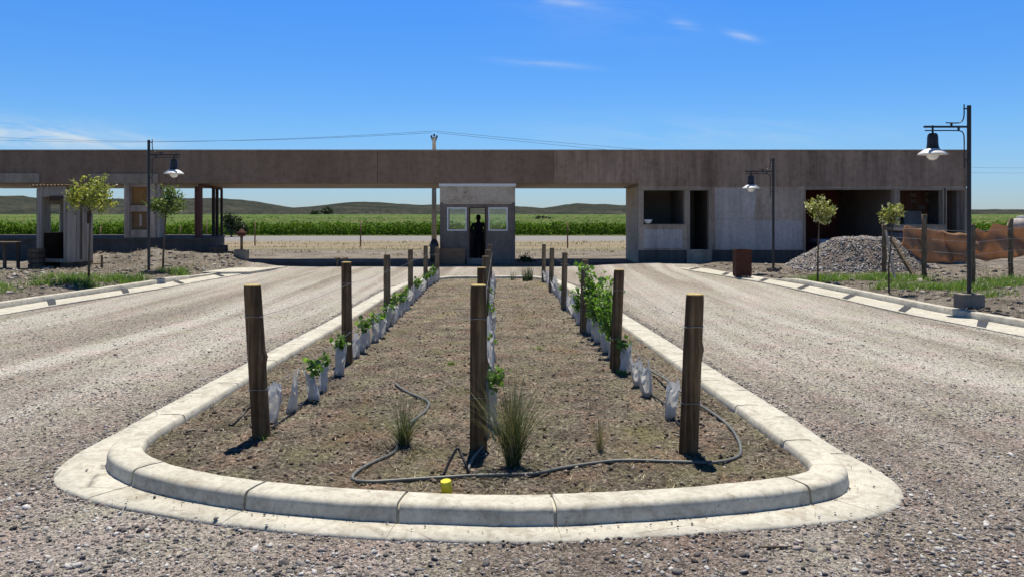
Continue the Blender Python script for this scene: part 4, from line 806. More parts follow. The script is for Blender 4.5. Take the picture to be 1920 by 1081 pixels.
# wooden shed, standing corner-on
SDX, SDY = px(124, 23.6), 23.6
shed = tag(empty('guard_shed', (SDX, SDY, on(SDX, SDY+.5)+.02), R(0)), 'weathered wooden guard shed with an open front and corrugated roof', 'shed')
th = R(20); e1 = Vector((-math.cos(th), math.sin(th), 0)); e2 = Vector((math.sin(th), math.cos(th), 0)); LW, LD, H = 1.15, .95, 2.33
SM = Matrix(((e1.x, e2.x, 0, 0), (e1.y, e2.y, 0, 0), (0, 0, 1, 0), (0, 0, 0, 1)))     # local: +x along the open front, +y into the shed
def sb(name, mat, boxes, parent=None, **kw):
    b = MB()
    for q_ in boxes: b.box(*q_, SM)
    return b.build(name, mat, parent or shed, **kw)
z0 = .20
sb('floor', M['planks'], [(0, LW, 0, LD, z0-.06, z0)])
sb('skid', M['bark'], [(.05, .17, -.05, LD+.05, .0, z0-.061)]); sb('skid', M['bark'], [(LW-.17, LW-.05, -.05, LD+.05, .0, z0-.061)])
o = sb('side_wall', M['planks'], [(0, .04, .05, LD, z0+.001, H-.02)])
sb('side_door', M['planks'], [(-.03, -.003, .50, .92, z0+.02, H-.16)], o); sb('door_batten', M['bark'], [(-.05, -.031, .48, .52, z0, H-.14)], o)
sb('small_window', M['darkboard'], [(-.036, -.0305, .70, .84, 1.28, 1.62)], o)
sb('far_wall', M['cream'], [(LW-.04, LW, .05, LD, z0+.001, 1.02), (LW-.04, LW, .05, LD, 1.86, H-.02), (LW-.04, LW, .05, .25, 1.021, 1.859), (LW-.04, LW, .75, LD, 1.021, 1.859)])
sb('back_wall', M['cream'], [(.041, LW-.041, LD-.04, LD, z0+.001, 1.1), (.041, LW-.041, LD-.04, LD, 1.72, H-.02), (.041, .18, LD-.04, LD, 1.101, 1.719), (.72, LW-.041, LD-.04, LD, 1.101, 1.719)])
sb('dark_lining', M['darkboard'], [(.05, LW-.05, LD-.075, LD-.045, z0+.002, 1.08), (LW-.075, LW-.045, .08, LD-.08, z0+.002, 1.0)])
f = sb('window', M['frame'], [(.18, .21, LD-.05, LD, 1.101, 1.719), (.69, .72, LD-.05, LD, 1.101, 1.719), (.211, .689, LD-.05, LD, 1.69, 1.719), (.211, .689, LD-.05, LD, 1.101, 1.13)]); sb('pane', M['glass'], [(.21, .69, LD-.03, LD-.024, 1.13, 1.69)], f)
sb('front_frame', M['planks'], [(0, .07, -.03, .049, z0-.04, H-.02), (LW-.20, LW, -.03, .049, z0-.04, H-.02), (.071, LW-.201, -.03, .049, H-.24, H-.02), (.071, LW-.201, -.04, .049, z0-.05, z0+.05)])
sb('lintel_board', M['darkboard'], [(.10, .62, -.05, -.031, H-.36, H-.22)])
b = MB(); nxr = 40; vs = []
for j, yy_ in enumerate((-.16, LD+.1)):
    for i in range(nxr+1): x_ = -.14+i*(LW+.28)/nxr; vs.append(SM @ Vector((x_, yy_, H+.10-.09*j+.018*math.sin(i*1.57))))
for j, yy_ in enumerate((-.16, LD+.1)):
    for i in range(nxr+1): x_ = -.14+i*(LW+.28)/nxr; vs.append(SM @ Vector((x_, yy_, H+.085-.09*j+.018*math.sin(i*1.57))))
m_ = nxr+1; fs = [(i, i+1, m_+i+1, m_+i) for i in range(nxr)]+[(2*m_+i, 3*m_+i, 3*m_+i+1, 2*m_+i+1) for i in range(nxr)]+[(i, 2*m_+i, 2*m_+i+1, i+1) for i in range(nxr)]+[(m_+i, m_+i+1, 3*m_+i+1, 3*m_+i) for i in range(nxr)]
b.add(vs, fs); b.build('roof', M['oldpost'], shed); sb('roof_rail', M['planks'], [(0, LW, -.02, .03, H-.019, H+.06)])
t = tag(empty('crate', (px(69, 23.4), 23.4, on(px(69, 23.4), 23.4))), 'dark slatted crate standing against the left side of the shed', 'crate')
b = MB(); 
for i in range(4): b.box(-.16, .16, -.17, -.15, .02+i*.15, .14+i*.15); b.box(-.16, -.14, -.148, .15, .02+i*.15, .14+i*.15); b.box(.14, .16, -.148, .15, .02+i*.15, .14+i*.15)
b.build('slats', M['bark'], t); b = MB(); b.box(-.139, .139, -.147, .15, 0, .56); b.build('filling', M['darkboard'], t)
t = tag(empty('table', (px(14, 23.2), 23.2, on(px(14, 23.2), 23.2))), 'narrow dark table with thin legs at the left edge', 'table')
b = MB(); b.box(-.75, .42, -.3, .3, .70, .75); b.build('tabletop', M['bark'], t)
for xx_, yy_ in ((.06, -.22), (.25, .1), (-.68, -.25), (-.68, .25)): b = MB(); b.bar((xx_, yy_, -.05), (xx_, yy_, .70), .07, .07); b.build('leg', M['bark'], t)
b = MB(); b.tube([(px(168, 23.2), 23.3, 0), (px(192, 23.2), 23.2, .02)], .022, 6); b.v = [(x, y, z+on(x, y)+.12) for x, y, z in b.v]; b.bar((px(191, 23.2), 23.2, on(px(191, 23.2), 23.2)-.1), (px(191, 23.2), 23.2, on(px(191, 23.2), 23.2)+.38), .045); tag(b.build('low_rail', M['oldpost']), 'low wooden stake and rail on the ground right of the shed', 'rail')
# a tap pillar on a concrete block, and a small twin pipe farther right
def gnd(x, y): return on(x, y)
xx_ = px(453, 26); t = tag(empty('tap_pillar', (xx_, 26.0, gnd(xx_, 26))), 'mushroom shaped brown tap pillar on a concrete block right of the platform', 'tap pillar')
b = MB(); b.box(-.2, .2, -.16, .16, -.05, .28); b.build('block', M['block'], t, bevel=.02); b = MB(); b.tube([(0, 0, .28), (0, 0, .72)], .045, 8); b.build('pipe', M['oldpost'], t, True)
b = MB(); b.lathe([(0, .70), (.09, .70), (.17, .76), (.15, .83), (.08, .86), (.05, .93), (0, .94)], 12); b.build('valve_head', M['rust'], t, True)
xx_ = px(640, 26.6); t = tag(empty('twin_tap', (xx_, 26.6, gnd(xx_, 26.6))), 'small pair of T shaped pipes on the kerb line left of the booth', 'pipe')
for s_ in (-.13, .13): b = MB(); b.tube([(s_, 0, -.05), (s_, 0, .26)], .03, 7); b.tube([(s_-.09, 0, .27), (s_+.09, 0, .27)], .035, 7); b.build('pipe', M['oldpost'], t, True)
for i, (a_, y_, w_, h_) in enumerate(((410, 27.6, .5, .62), (424, 27.3, .45, .40))):
    xx_ = px(a_, y_); b = MB(); b.box(-w_/2, w_/2, -.25, .25, -.1, h_); b.v = [(x*(1+.06*math.sin(7*z+x*5)), y, z) for x, y, z in b.v]; o = b.build('timber_block', M['bark'], None, bevel=.03); o.location = (xx_, y_, gnd(xx_, y_)); tag(o, ['taller brown timber block against the end of the left platform', 'lower brown timber block in front of the taller one by the platform'][i], 'timber block')
# low kerb of the crossing road in front of the building
b = MB(); b.box(X(420), X(824), BD-1.0, BD-.85, -.3, -.05); tag(b.build('kerb', M['plinth']), 'low dark kerb along the crossing left of the booth', 'kerb')
b = MB(); b.box(X(966), X(1197), BD-1.0, BD-.85, -.3, -.06); tag(b.build('kerb', M['plinth']), 'low dark kerb along the crossing right of the booth', 'kerb')

# ================================================================== street lamps
def lamp(loc, h, sgn, label, bh=.24, bmat='block'):
    """a post with an arm of 0.8 m to the side sgn; everything hangs from the top, measured downwards"""
    t = tag(empty('street_lamp', loc), label, 'street lamp', 'black lamps along the drive'); s = sgn
    bw_ = .2 if bh > .2 else .15; b = MB(); b.box(-bw_, bw_, -.16, .16, -.12, bh); b.build('base_block', M[bmat], t, bevel=.012)
    b = MB(); b.box(-.09, .09, -.09, .09, bh, bh+.012); b.tube([(0, 0, bh+.01), (0, 0, h)], .036, 12); b.build('pole', M['lamp'], t)
    b = MB(); b.box(min(0, s*.82), max(0, s*.82), -.017, .017, h-.405, h-.37); b.build('arm', M['lamp'], t)
    b = MB(); zz = lambda d: h-d
    b.tube([(s*.09, 0, zz(-.02)), (s*.09, 0, zz(.16)), (s*.10, 0, zz(.24)), (s*.13, 0, zz(.29)), (s*.18, 0, zz(.315)), (s*.26, 0, zz(.32)), (s*.42, 0, zz(.315))], .011, 7); b.bar((0, 0, zz(.06)), (s*.1, 0, zz(.06)), .022); b.bar((s*.32, 0, zz(.32)), (s*.32, 0, zz(.372)), .03); b.build('upper_scroll', M['lamp'], t)
    b = MB(); b.tube([(s*.80, 0, zz(.455)), (s*.30, 0, zz(.455)), (s*.18, 0, zz(.458)), (s*.12, 0, zz(.48)), (s*.092, 0, zz(.54)), (s*.088, 0, zz(.66)), (s*.088, 0, zz(1.14))], .011, 7); b.bar((0, 0, zz(.99)), (s*.09, 0, zz(.99)), .022); b.bar((s*.19, 0, zz(.404)), (s*.19, 0, zz(.456)), .03); b.build('lower_brace', M['lamp'], t)
    hx = s*.66; hd = MB(); hd.tube([(hx, 0, zz(.36)), (hx, 0, zz(.54))], .018, 8); hd.lathe([(0, -.50), (.06, -.505), (.082, -.53), (.092, -.58), (.096, -.70), (.105, -.76), (.125, -.80)], 20, (hx, 0, h)); hh_ = hd.build('lamp_head', M['lamp'], t, True)
    b = MB(); b.lathe([(.12, -.785), (.17, -.815), (.235, -.865), (.252, -.885), (.25, -.892), (.225, -.875), (.16, -.835), (.11, -.81), (.05, -.80)], 26, (hx, 0, h)); b.build('shade', M['white'], hh_, True)
    b = MB(); b.lathe([(.0, -.80), (.085, -.82), (.108, -.87), (.10, -.93), (.066, -.975), (.0, -.995)], 20, (hx, 0, h)); b.build('bulb', M['bulb'], hh_, True)
    return t
lx, ly = px(279, 21), 21.0; lamp((lx, ly, on(lx, ly)), 3.52, 1, 'black street lamp on the left verge with its arm reaching right', .10, 'plinth')
lx, ly = px(1817, 14.5), 14.5; lamp((lx, ly, on(lx, ly)), 3.64, -1, 'tall near black street lamp by the right verge wire fence')
lx, ly = px(1450, 23.6), 23.6; lamp((lx, ly, on(lx, ly)), 3.33, -1, 'farther black street lamp right of the rusty bin', .10, 'plinth')

# ================================================================== small trees on the verges
def young_tree(a_, D, cpx, topy, boty, wpx, n, size, mat, label, seed, lean=0.0, wisps=0, tr=.026):
    x = px(a_, D); zg = on(x, D); t = tag(empty('young_tree', (x, D, zg)), label, 'tree', 'young trees along the verges'); r = np.random.default_rng(seed)
    cx_ = px(cpx, D)-x; zt, zb_ = pz(topy, D)-zg, pz(boty, D)-zg; rz = (zt-zb_)/2; zc = (zt+zb_)/2; rx = wpx*D/F/2
    nc = 22; c = r.normal(size=(nc, 3)); c /= np.linalg.norm(c, axis=1)[:, None]; c *= .30+.58*r.random((nc, 1)); c[:, 2] *= .95
    w = r.random(nc)+.35; P = c[r.choice(nc, n, p=w/w.sum())]+r.normal(size=(n, 3))*.15
    if wisps:
        k_ = wisps; an_ = r.uniform(-.5, 3.64, k_); up = np.stack([np.cos(an_)*r.uniform(.85, 1.2, k_), r.uniform(-.6, .6, k_), np.sin(an_)*r.uniform(.85, 1.22, k_)], 1); P = np.concatenate([P]+[up[i][None]*(1-np.linspace(0, .35, 16))[:, None]+r.normal(size=(16, 3))*.06 for i in range(k_)])
    P = P*np.array([rx, rx, rz])+np.array([cx_, 0, zc]); v, q = leaves(P, size, RHOMB, .4, r, .5); np_mesh('crown', v, q, mat, t)
    b = MB(); fork = zb_+rz*.25; b.tube([(0, 0, -.12), (cx_*.25+lean, .01, fork*.4), (cx_*.7, 0, fork*.8), (cx_, 0, fork)], [tr*1.25, tr, tr*.85, tr*.7], 8)
    for k_ in range(9): e = c[k_]*np.array([rx, rx, rz])*.95+np.array([cx_, 0, zc]); b.tube([(cx_, 0, fork-.02), ((cx_+e[0])/2+r.normal()*.03, e[1]*.5, (fork+e[2])/2), tuple(e)], [tr*.5, tr*.33, tr*.12], 5)
    b.build('trunk', M['bark'], t, True); return t
young_tree(166, 18.6, 170, 325, 410, 80, 2200, .062, M['treeyellow'], 'bushy yellow green young tree in front of the wooden shed', 11, 0, 22)
young_tree(305, 22.3, 311, 350, 410, 64, 1800, .060, M['treegreen'], 'darker green young tree right of the left street lamp', 12, 0, 20)
young_tree(1533, 20.0, 1536, 368, 424, 52, 1000, .058, M['treepale'], 'slender young tree with pale tips standing before the gravel heap', 13, 0, 9, .022)
young_tree(1667, 17.0, 1673, 380, 428, 48, 560, .062, M['treepale'], 'sparse leaning young tree beside the braced fence post', 14, -.02, 8, .018)

# ================================================================== right verge
xb_, yb_ = px(1391.5, 22), 22.0
t = tag(empty('rubbish_bin', (xb_, yb_, on(xb_, yb_)+.02)), 'rusty brown metal bin standing at the end of the right kerb', 'bin'); t.scale = (.86, .9, 1)
b = MB(); 
n_ = 16
b.box(-.245, .245, -.2, -.185, .04, .74); b.box(-.245, .245, .185, .2, .04, .74); b.box(-.245, -.23, -.184, .184, .04, .74); b.box(.23, .245, -.184, .184, .04, .74); b.box(-.229, .229, -.184, .184, .04, .06); b.build('body', M['rust'], t)
b = MB(); b.box(-.255, .255, -.21, -.18, .741, .765); b.box(-.255, .255, .18, .21, .741, .765); b.box(-.255, -.225, -.179, .179, .741, .765); b.box(.225, .255, -.179, .179, .741, .765); b.build('rim', M['rust'], t)
for sx_ in (-.2, .2):
    for sy_ in (-.16, .16): b = MB(); b.box(sx_-.02, sx_+.02, sy_-.02, sy_+.02, -.1, .04); b.build('foot', M['rust'], t)
# gravel heap
hx_, hy_ = px(1622, 24.4), 24.4; t = tag(empty('gravel_heap', (hx_, hy_, 0)), 'large heap of grey gravel in front of the garage opening', 'gravel heap')
def heap_z(u, v):
    r_ = np.sqrt((u/(2.30+.25*(u < 0)))**2+(v/1.7)**2); a = np.arctan2(v, u); base = np.clip(1-r_*(1+.06*np.sin(3*a+1)), 0, 1); return 1.04*np.minimum(base*1.5, .84+.16*base)+(.05*wavy(u*1.6+1, v*1.9)+.03*wavy(u*4, v*4))*np.minimum(base*3, 1)
us = np.linspace(-2.7, 2.5, 90); vs_ = np.linspace(-1.9, 1.9, 60); U, Vv = np.meshgrid(us, vs_); hz = heap_z(U, Vv)-.16+.02*RNG.normal(size=U.shape)*(heap_z(U, Vv) > .02); hz[heap_z(U, Vv) <= .015] = -.5
i2, j2 = np.meshgrid(np.arange(89), np.arange(59)); q = (j2*90+i2).ravel(); np_mesh('heap', np.stack([U, Vv, hz], -1).reshape(-1, 3), np.stack([q, q+1, q+91, q+90], 1), M['gravel'], t, True)
n = 9000; u = RNG.uniform(-2.4, 2.3, n); w = RNG.uniform(-1.75, .6, n); h = heap_z(u, w); kp = h > .03; u, w, h = u[kp], w[kp], h[kp]; s = .012+.030*RNG.random(len(u))**3+.015*(h < .2)*RNG.random(len(u))
o = scatter_stones('stones', np.stack([u, w, h-.16+s*.3], 1), s, M['pilestones'], .7, 9, t); o['kind'] = 'stuff'
# fence posts with wires and a brace
def fpost(a_, D, topy, rad, label, lean=0):
    x = px(a_, D); zg = on(x, D); t = tag(empty('fence_post', (x, D, zg)), label, 'fence post', 'wooden fence posts on the right verge'); h = pz(topy, D)-zg
    b = MB(); N_ = 10; pts = [(lean*i/N_+.008*math.sin(i*1.7+a_), .006*math.sin(i*2.3), -.3+(h+.3)*i/N_) for i in range(N_+1)]; b.tube(pts, [rad*(1+.06*math.sin(i*2.1+a_)) for i in range(N_+1)], 12); b.build('shaft', M['oldpost'], t, True)
    b = MB(); b.lathe([(0, h+.004), (rad*.93, h+.003), (rad*.95, h-.02)], 12, (lean+.008*math.sin(N_*1.7+a_), 0, 0)); b.build('cut_top', M['oldpost'], t); return t, Vector((x, D, zg)), h
fp = [fpost(1658, 22.0, 420, .062, 'short braced wooden fence post at the right of the gravel heap'), fpost(1733, 20.5, 402, .062, 'wooden fence post between the braced post and the street lamp'), fpost(1823, 19.0, 420, .066, 'wooden fence post just behind the near street lamp'), fpost(1895, 20.5, 410, .060, 'rightmost wooden fence post in front of the shade cloth')]
b = MB(); x0 = fp[0][1]; b.bar((x0.x+.10, 21.85, x0.z+1.05), (px(1716, 21), 21.0, on(px(1716, 21), 21)-.05), .075, .075); o = b.build('brace', M['oldpost']); tag(o, 'slanting timber brace propping the short fence post', 'brace')
b = MB(); b.bar((px(1664, 20.5), 20.6, pz(432, 20.6)), (px(1680, 20), 20.0, on(px(1680, 20), 20)-.05), .05, .05); tag(b.build('stake', M['planks']), 'pale leaning stake beside the short fence post', 'stake')
b = MB(); path = [f_[1] for f_ in fp]+[Vector((19, 22.0, -.05))]
for k_ in (.45, .75, 1.05, 1.3): b.tube([p_+Vector((0, -.07, k_-.02*i)) for i, p_ in enumerate(path)], .004, 5, False)
tag(b.build('fence_wire', M['wire']), 'thin wire strands strung between the right verge fence posts', 'fence wire')
# shade cloth hung behind the posts, sagging
def cloth(p0, p1, top, bot, nx_, nz_, seed, name, label):
    vs = []; r = np.random.default_rng(seed)
    for j in range(nz_+1):
        for i in range(nx_+1):
            s = i/nx_; tz = np.interp(s, [a for a, _ in top], [c for _, c in top]); bz = np.interp(s, [a for a, _ in bot], [c for _, c in bot]); x = p0[0]+(p1[0]-p0[0])*s; y = p0[1]+(p1[1]-p0[1])*s
            q = j/nz_; y += .10*math.sin(s*14+q*2+seed)+.05*math.sin(s*31+q*5)+.06*math.sin(q*9+s*4); vs.append((x, y, bz+(tz-bz)*q+.02*math.sin(s*23+q*6)))
    m_ = nx_+1; b = MB(); b.add(vs, [(j*m_+i, j*m_+i+1, (j+1)*m_+i+1, (j+1)*m_+i) for j in range(nz_) for i in range(nx_)]); o = b.build(name, M['cloth'], None, True); md = o.modifiers.new('thick', 'SOLIDIFY'); md.thickness = .008; tag(o, label, 'shade cloth'); return o
D_ = 23.0
cloth((px(1718, D_), D_+.8), (px(1822, 22), 22.2), [(0, pz(424, D_)), (.3, pz(429, D_)), (.6, pz(433, D_)), (.8, pz(436, D_)), (1, pz(438, D_))], [(0, pz(484, D_)), (.4, pz(494, D_)), (.8, pz(490, D_)), (1, pz(487, D_))], 40, 12, 2, 'shade_cloth', 'dark brown shade cloth hung left of the near street lamp')
cloth((px(1826, 22.2), 22.3), (px(1990, 22), 22.0), [(0, pz(440, 22)), (.1, pz(430, 22)), (.17, pz(437, 22)), (.21, pz(416, 22)), (.33, pz(424, 22)), (.6, pz(426, 22)), (1, pz(423, 22))], [(0, pz(487, 22)), (.2, pz(491, 22)), (.5, pz(482, 22)), (1, pz(478, 22))], 50, 12, 5, 'shade_cloth', 'sunlit brown shade cloth sagging right of the near street lamp')
xt = px(1696, 25.6); t = tag(empty('water_tank', (xt, 25.6, on(xt, 25.6))), 'dark blue grey square tank behind the braced fence post', 'tank')
b = MB(); b.box(-.36, .36, -.4, .4, 0, 1.10); b.build('tank_body', M['tank'], t, bevel=.04); b = MB()
for z_ in (.25, .55, .85): b.box(-.375, .375, -.415, .415, z_, z_+.03)
b.box(-.39, .39, -.43, .43, 1.101, 1.15); b.build('cage', M['darksteel'], t)

# ================================================================== the planted island
def gp(x_, y_, up=0.0):
    D = 5.0
    for _ in range(30): D = (CZ-sz1(px(x_, D), D)-up)*F/(y_-400)
    return Vector((px(x_, D), D, sz1(px(x_, D), D)+up))
def trellis_post(bpx, D, tpx, topy, rad, label, seed, near=False, knot=None):
    bx_ = px(bpx, D); zg = sz1(bx_, D); top = Vector((px(tpx, D), D, pz(topy, D))); base = Vector((bx_, D, zg)); d = top-base
    n_ = 22 if near else 14; m_ = 26 if near else 12; vs = []; h = d.z
    for j in range(m_+1):
        z = -.12+(h+.12)*j/m_; c = Vector((d.x*(z/h), 0, z))
        for k_ in range(n_):
            a = 2*math.pi*k_/n_; rr = rad*(1.04-.07*z/h)*(1+.055*mnoise.noise((math.cos(a)*2+seed, math.sin(a)*2, z*2.2))+.05*mnoise.noise((math.cos(a)*6+seed, math.sin(a)*6, z*1.1)))
            if knot and abs(z-knot[0]) < .10: rr += knot[1]*math.exp(-((z-knot[0])/.035)**2)*(.5+.5*math.cos(a-knot[2]))
            if j == m_: rr *= .955
            vs.append((c.x+rr*math.cos(a), rr*math.sin(a), z))
    fs = [(j*n_+k_, j*n_+(k_+1) % n_, (j+1)*n_+(k_+1) % n_, (j+1)*n_+k_) for j in range(m_) for k_ in range(n_)]; b = MB(); b.add(vs, fs)
    o = b.build('trellis_post', M['post'] if near else M['oldpost'], None, True); o.location = base; tag(o, label, 'post', 'trellis posts of the island'); o.data.polygons.foreach_set('use_smooth', [True]*len(o.data.polygons))
    b = MB(); ring = vs[-n_:]; cc = (sum(v[0] for v in ring)/n_, sum(v[1] for v in ring)/n_)
    inner_ = [(cc[0]+(v[0]-cc[0])*.93, cc[1]+(v[1]-cc[1])*.93, v[2]+.006) for v in ring]; b.add(ring+inner_+[(cc[0], cc[1], ring[0][2]+.007)], [(k_, (k_+1) % n_, n_+(k_+1) % n_, n_+k_) for k_ in range(n_)]+[(n_+k_, n_+(k_+1) % n_, 2*n_) for k_ in range(n_)])
    b.build('cut_top', M['cut'] if near else M['oldpost'], o); return base, top
ORD = ['near end', 'second', 'third', 'fourth', 'fifth', 'far end']
rowsP = {'left': [(490, 5.55, 473, 535, .061), (651, 8.6, 649.5, 492, .055), (726, 11.9, 725.5, 478, .052), (770, 15.3, 769.5, 468, .050), (798, 18.4, 798, 461, .050), (820, 20.5, 819.5, 464, .055)],
         'middle': [(897, 5.3, 897, 535, .056), (905, 8.4, 903, 502, .050), (911, 11.6, 910.5, 481, .054), (914.5, 15.0, 914.5, 469, .050), (919, 18.2, 918.5, 459, .048)],
         'right': [(1291, 5.2, 1303, 552, .061), (1153, 8.1, 1161, 506, .054), (1094, 11.2, 1097, 488, .052), (1057, 14.4, 1059, 474, .052), (1033, 17.6, 1035, 465, .052), (1019, 20.2, 1020, 458, .050)]}
LOOK = {('left', 0): 'tall dark brown trellis post leaning left at the near end of the left row', ('middle', 0): 'dark round trellis post with pale cut top, near end of the middle row', ('right', 0): 'thick knotted trellis post with a mossy top at the near end of the right row'}
PB = {}
for rn, L_ in rowsP.items():
    PB[rn] = []
    for i, (bp, D, tp, ty, rd) in enumerate(L_):
        lab = LOOK.get((rn, i)) or 'weathered wooden trellis post, %s in the %s row of the island' % (ORD[i] if i < len(L_)-1 else 'farthest', rn)
        PB[rn].append(trellis_post(bp, D, tp, ty, rd, lab, i+len(rn)*3.3, i < 2, (.66 if rn == 'right' else .55, .014, 0.3) if i == 0 else None))
    b = MB()
    for fr in (.32, .80):
        pts = [a.lerp(c, fr)+Vector((.052, -.02, 0)) for a, c in PB[rn]]; q_ = []
        for p_, p2 in zip(pts[:-1], pts[1:]): q_ += cable(p_, p2, .02, 6)[:-1]
        b.tube(q_+[pts[-1]], .0016, 5, False)
        for a, c in PB[rn]: p_ = a.lerp(c, fr); b.tube([p_+Vector((.066*math.cos(t_), .066*math.sin(t_), .004*math.sin(3*t_))) for t_ in np.linspace(0, 6.283, 17)], .0022, 5, False)
    tag(b.build('trellis_wire', M['wire']), 'thin wires strung along the %s row of trellis posts' % rn, 'wire')
# plastic vine guards and the young vines in them
def guard_mesh(kind, seed):
    r = np.random.default_rng(seed); n_ = 13; m_ = 7; vs = []; h = .285; ph_ = r.random(4)*6.28
    for j in range(m_+1):
        q = j/m_; z = h*q; flat = [1.0, .62, .8][kind]*(1-.45*q*(kind == 1)); wide = .047*(1+.12*math.sin(q*4+ph_[0])); sh = (.02*math.sin(q*2.2+ph_[1]) if kind != 1 else .012*q)
        for k_ in range(n_):
            a = 2*math.pi*k_/n_; rr = 1+.10*math.sin(3*a+ph_[2]+q*3)+.07*math.sin(5*a+ph_[3]-q*5)*q+.09*r.normal()*(.35+.65*q); x = wide*(1-.62*q*(kind == 1))*rr*math.cos(a)*1.02+sh+.006*r.normal()*q; y = wide*flat*rr*math.sin(a)+.006*r.normal()*q
            zz = z+(.022*r.normal() if q > .95 else 0)+(.035*math.sin(2*a+ph_[1])*(q > .95)+(.09*max(0, math.cos(a*2)) if kind == 1 and q > .95 else 0)); vs.append((x, y, zz))
    fs = [(j*n_+k_, j*n_+(k_+1) % n_, (j+1)*n_+(k_+1) % n_, (j+1)*n_+k_) for j in range(m_) for k_ in range(n_)]; me = bpy.data.meshes.new('vine_guard'); me.from_pydata(vs, [], fs); me.update(); me.materials.append(M['guard']); return me
GM = [guard_mesh(k_, s_) for k_, s_ in ((0, 1), (0, 2), (1, 3), (2, 4), (2, 5), (0, 6), (1, 7))]
def vine_meshes(n_leaf, h, w, size, seed, z0=.22):
    r = np.random.default_rng(seed); ns = max(2, n_leaf//22); C = []; b = MB()
    for s_ in range(ns):
        a = r.random()*6.283; e = np.array([math.cos(a)*w*r.random(), math.sin(a)*w*r.random()*.8, h*(.65+.5*r.random())]); m_ = np.array([e[0]*.35, e[1]*.35, e[2]*.55])
        b.tube([(0, 0, .02), (.003, 0, z0), tuple(m_+np.array([0, 0, z0])), tuple(e+np.array([0, 0, z0]))], [.006, .005, .003, .0015], 5)
        for _ in range(n_leaf//ns): t_ = r.random()**.8; p_ = (m_*t_*2 if t_ < .5 else m_+(e-m_)*(t_-.5)*2); C.append(p_+np.array([0, 0, z0])+r.normal(size=3)*np.array([.03, .03, .022]))
    v, q = leaves(np.array(C), size, LEAF, .55, r, .45); me = bpy.data.meshes.new('foliage'); me.from_pydata([tuple(x) for x in v], [], [tuple(int(i) for i in x) for x in q]); me.update(); me.materials.append(M['vine'])
    me2 = bpy.data.meshes.new('stem'); me2.from_pydata(b.v, [], b.f); me2.update(); me2.materials.append(M['bark']); return me, me2
VS = [vine_meshes(40, .10, .08, .042, 21), vine_meshes(56, .12, .09, .044, 22), vine_meshes(30, .08, .07, .040, 23), vine_meshes(72, .17, .10, .044, 24)]
VB = [vine_meshes(270, .62, .25, .050, 31), vine_meshes(220, .48, .23, .050, 32), vine_meshes(170, .34, .20, .048, 33)]
def rowpt(rn, D): P = PB[rn]; return float(np.interp(D, [p[0].y for p in P], [p[0].x for p in P]))
GUARDS = {'left': ([5.98, 6.30, 6.70, 7.10, 7.85]+[8.95+.43*i for i in range(27)], .05), 'middle': ([5.85]+[7.0+.56*i for i in range(23)], .075), 'right': ([6.08, 6.9, 7.3, 7.95, 8.5]+[8.92+.42*i for i in range(27)], .085)}
PLANTS = {'left': {2: 1, 3: 0, 4: 1, 6: 3, 8: 0, 9: 2, 11: 3, 12: 1, 14: 3, 15: 1, 17: 3, 18: 0, 21: 3, 23: 1, 26: 3, 28: 3, 29: 3, 30: 3}, 'middle': {0: 3, 4: 2, 9: 0, 15: 1}, 'right': {3: 3, 5: 'c', 6: 'b', 7: 'a', 8: 'c', 9: 'a', 10: 'b', 11: 'a', 13: 'c', 14: 2, 16: 0, 21: 2}}
NUM = ['first', 'second', 'third', 'fourth', 'fifth', 'sixth', 'seventh', 'eighth', 'ninth', 'tenth', 'eleventh', 'twelfth', 'thirteenth', 'fourteenth']
FIXG = {('left', 0): 0, ('left', 1): 2, ('left', 2): 1, ('left', 3): 5, ('left', 4): 0, ('right', 0): 4, ('right', 1): 3, ('right', 2): 3, ('right', 3): 0, ('middle', 0): 5}
gproto = None; rg = random.Random(5)
for rn, (Ds, off) in GUARDS.items():
    posts = [p[0].y for p in PB[rn]]; cnt = {}
    for i, D in enumerate(Ds):
        if D > 20.6: break
        seg = max(k_ for k_ in range(len(posts)) if posts[k_] < D+.001) if D > posts[0] else 0; cnt[seg] = cnt.get(seg, 0)+1; ordn = NUM[min(cnt[seg]-1, 13)]
        x = rowpt(rn, D)+(off*(1-.3*(D > 12)) if not (rn == 'left' and i < 4) else (-.06, .0, .095, .06)[i])+rg.uniform(-.018, .018); z = sz1(x, D); me = GM[FIXG.get((rn, i), rg.randrange(len(GM)))]
        o = bpy.data.objects.new('vine_guard', me); COL.objects.link(o); o.location = (x, D, z-.012); o.rotation_euler = (R(rg.uniform(-7, 7)), R(rg.uniform(-8, 8)), rg.uniform(-.9, .9)); sc_ = rg.uniform(.86, 1.08); o.scale = (sc_*rg.uniform(.95, 1.12), sc_, sc_)
        tip = PLANTS[rn].get(i); pn = ORD[seg] if seg < len(posts)-1 else 'farthest'
        tag(o, 'white plastic vine guard, %s behind the %s post of the %s row' % (ordn, pn, rn), 'vine guard', 'white vine guards along the trellis rows')
        if tip is not None:
            fm, smh = VB['abc'.index(tip)] if isinstance(tip, str) else VS[tip]
            t = tag(empty('grapevine', (x, D, z), rg.uniform(0, 6.28)), ('tall leafy vine above the %s guard behind the %s post of the %s row' if isinstance(tip, str) else 'young vine sprouting from the %s guard behind the %s post of the %s row') % (ordn, pn, rn), 'vine', 'vines growing in the guards'); sc_ = rg.uniform(.9, 1.15); t.scale = (sc_, sc_, sc_)
            for nm, mm in (('foliage', fm), ('stem', smh)): c = bpy.data.objects.new(nm, mm); COL.objects.link(c); c.parent = t
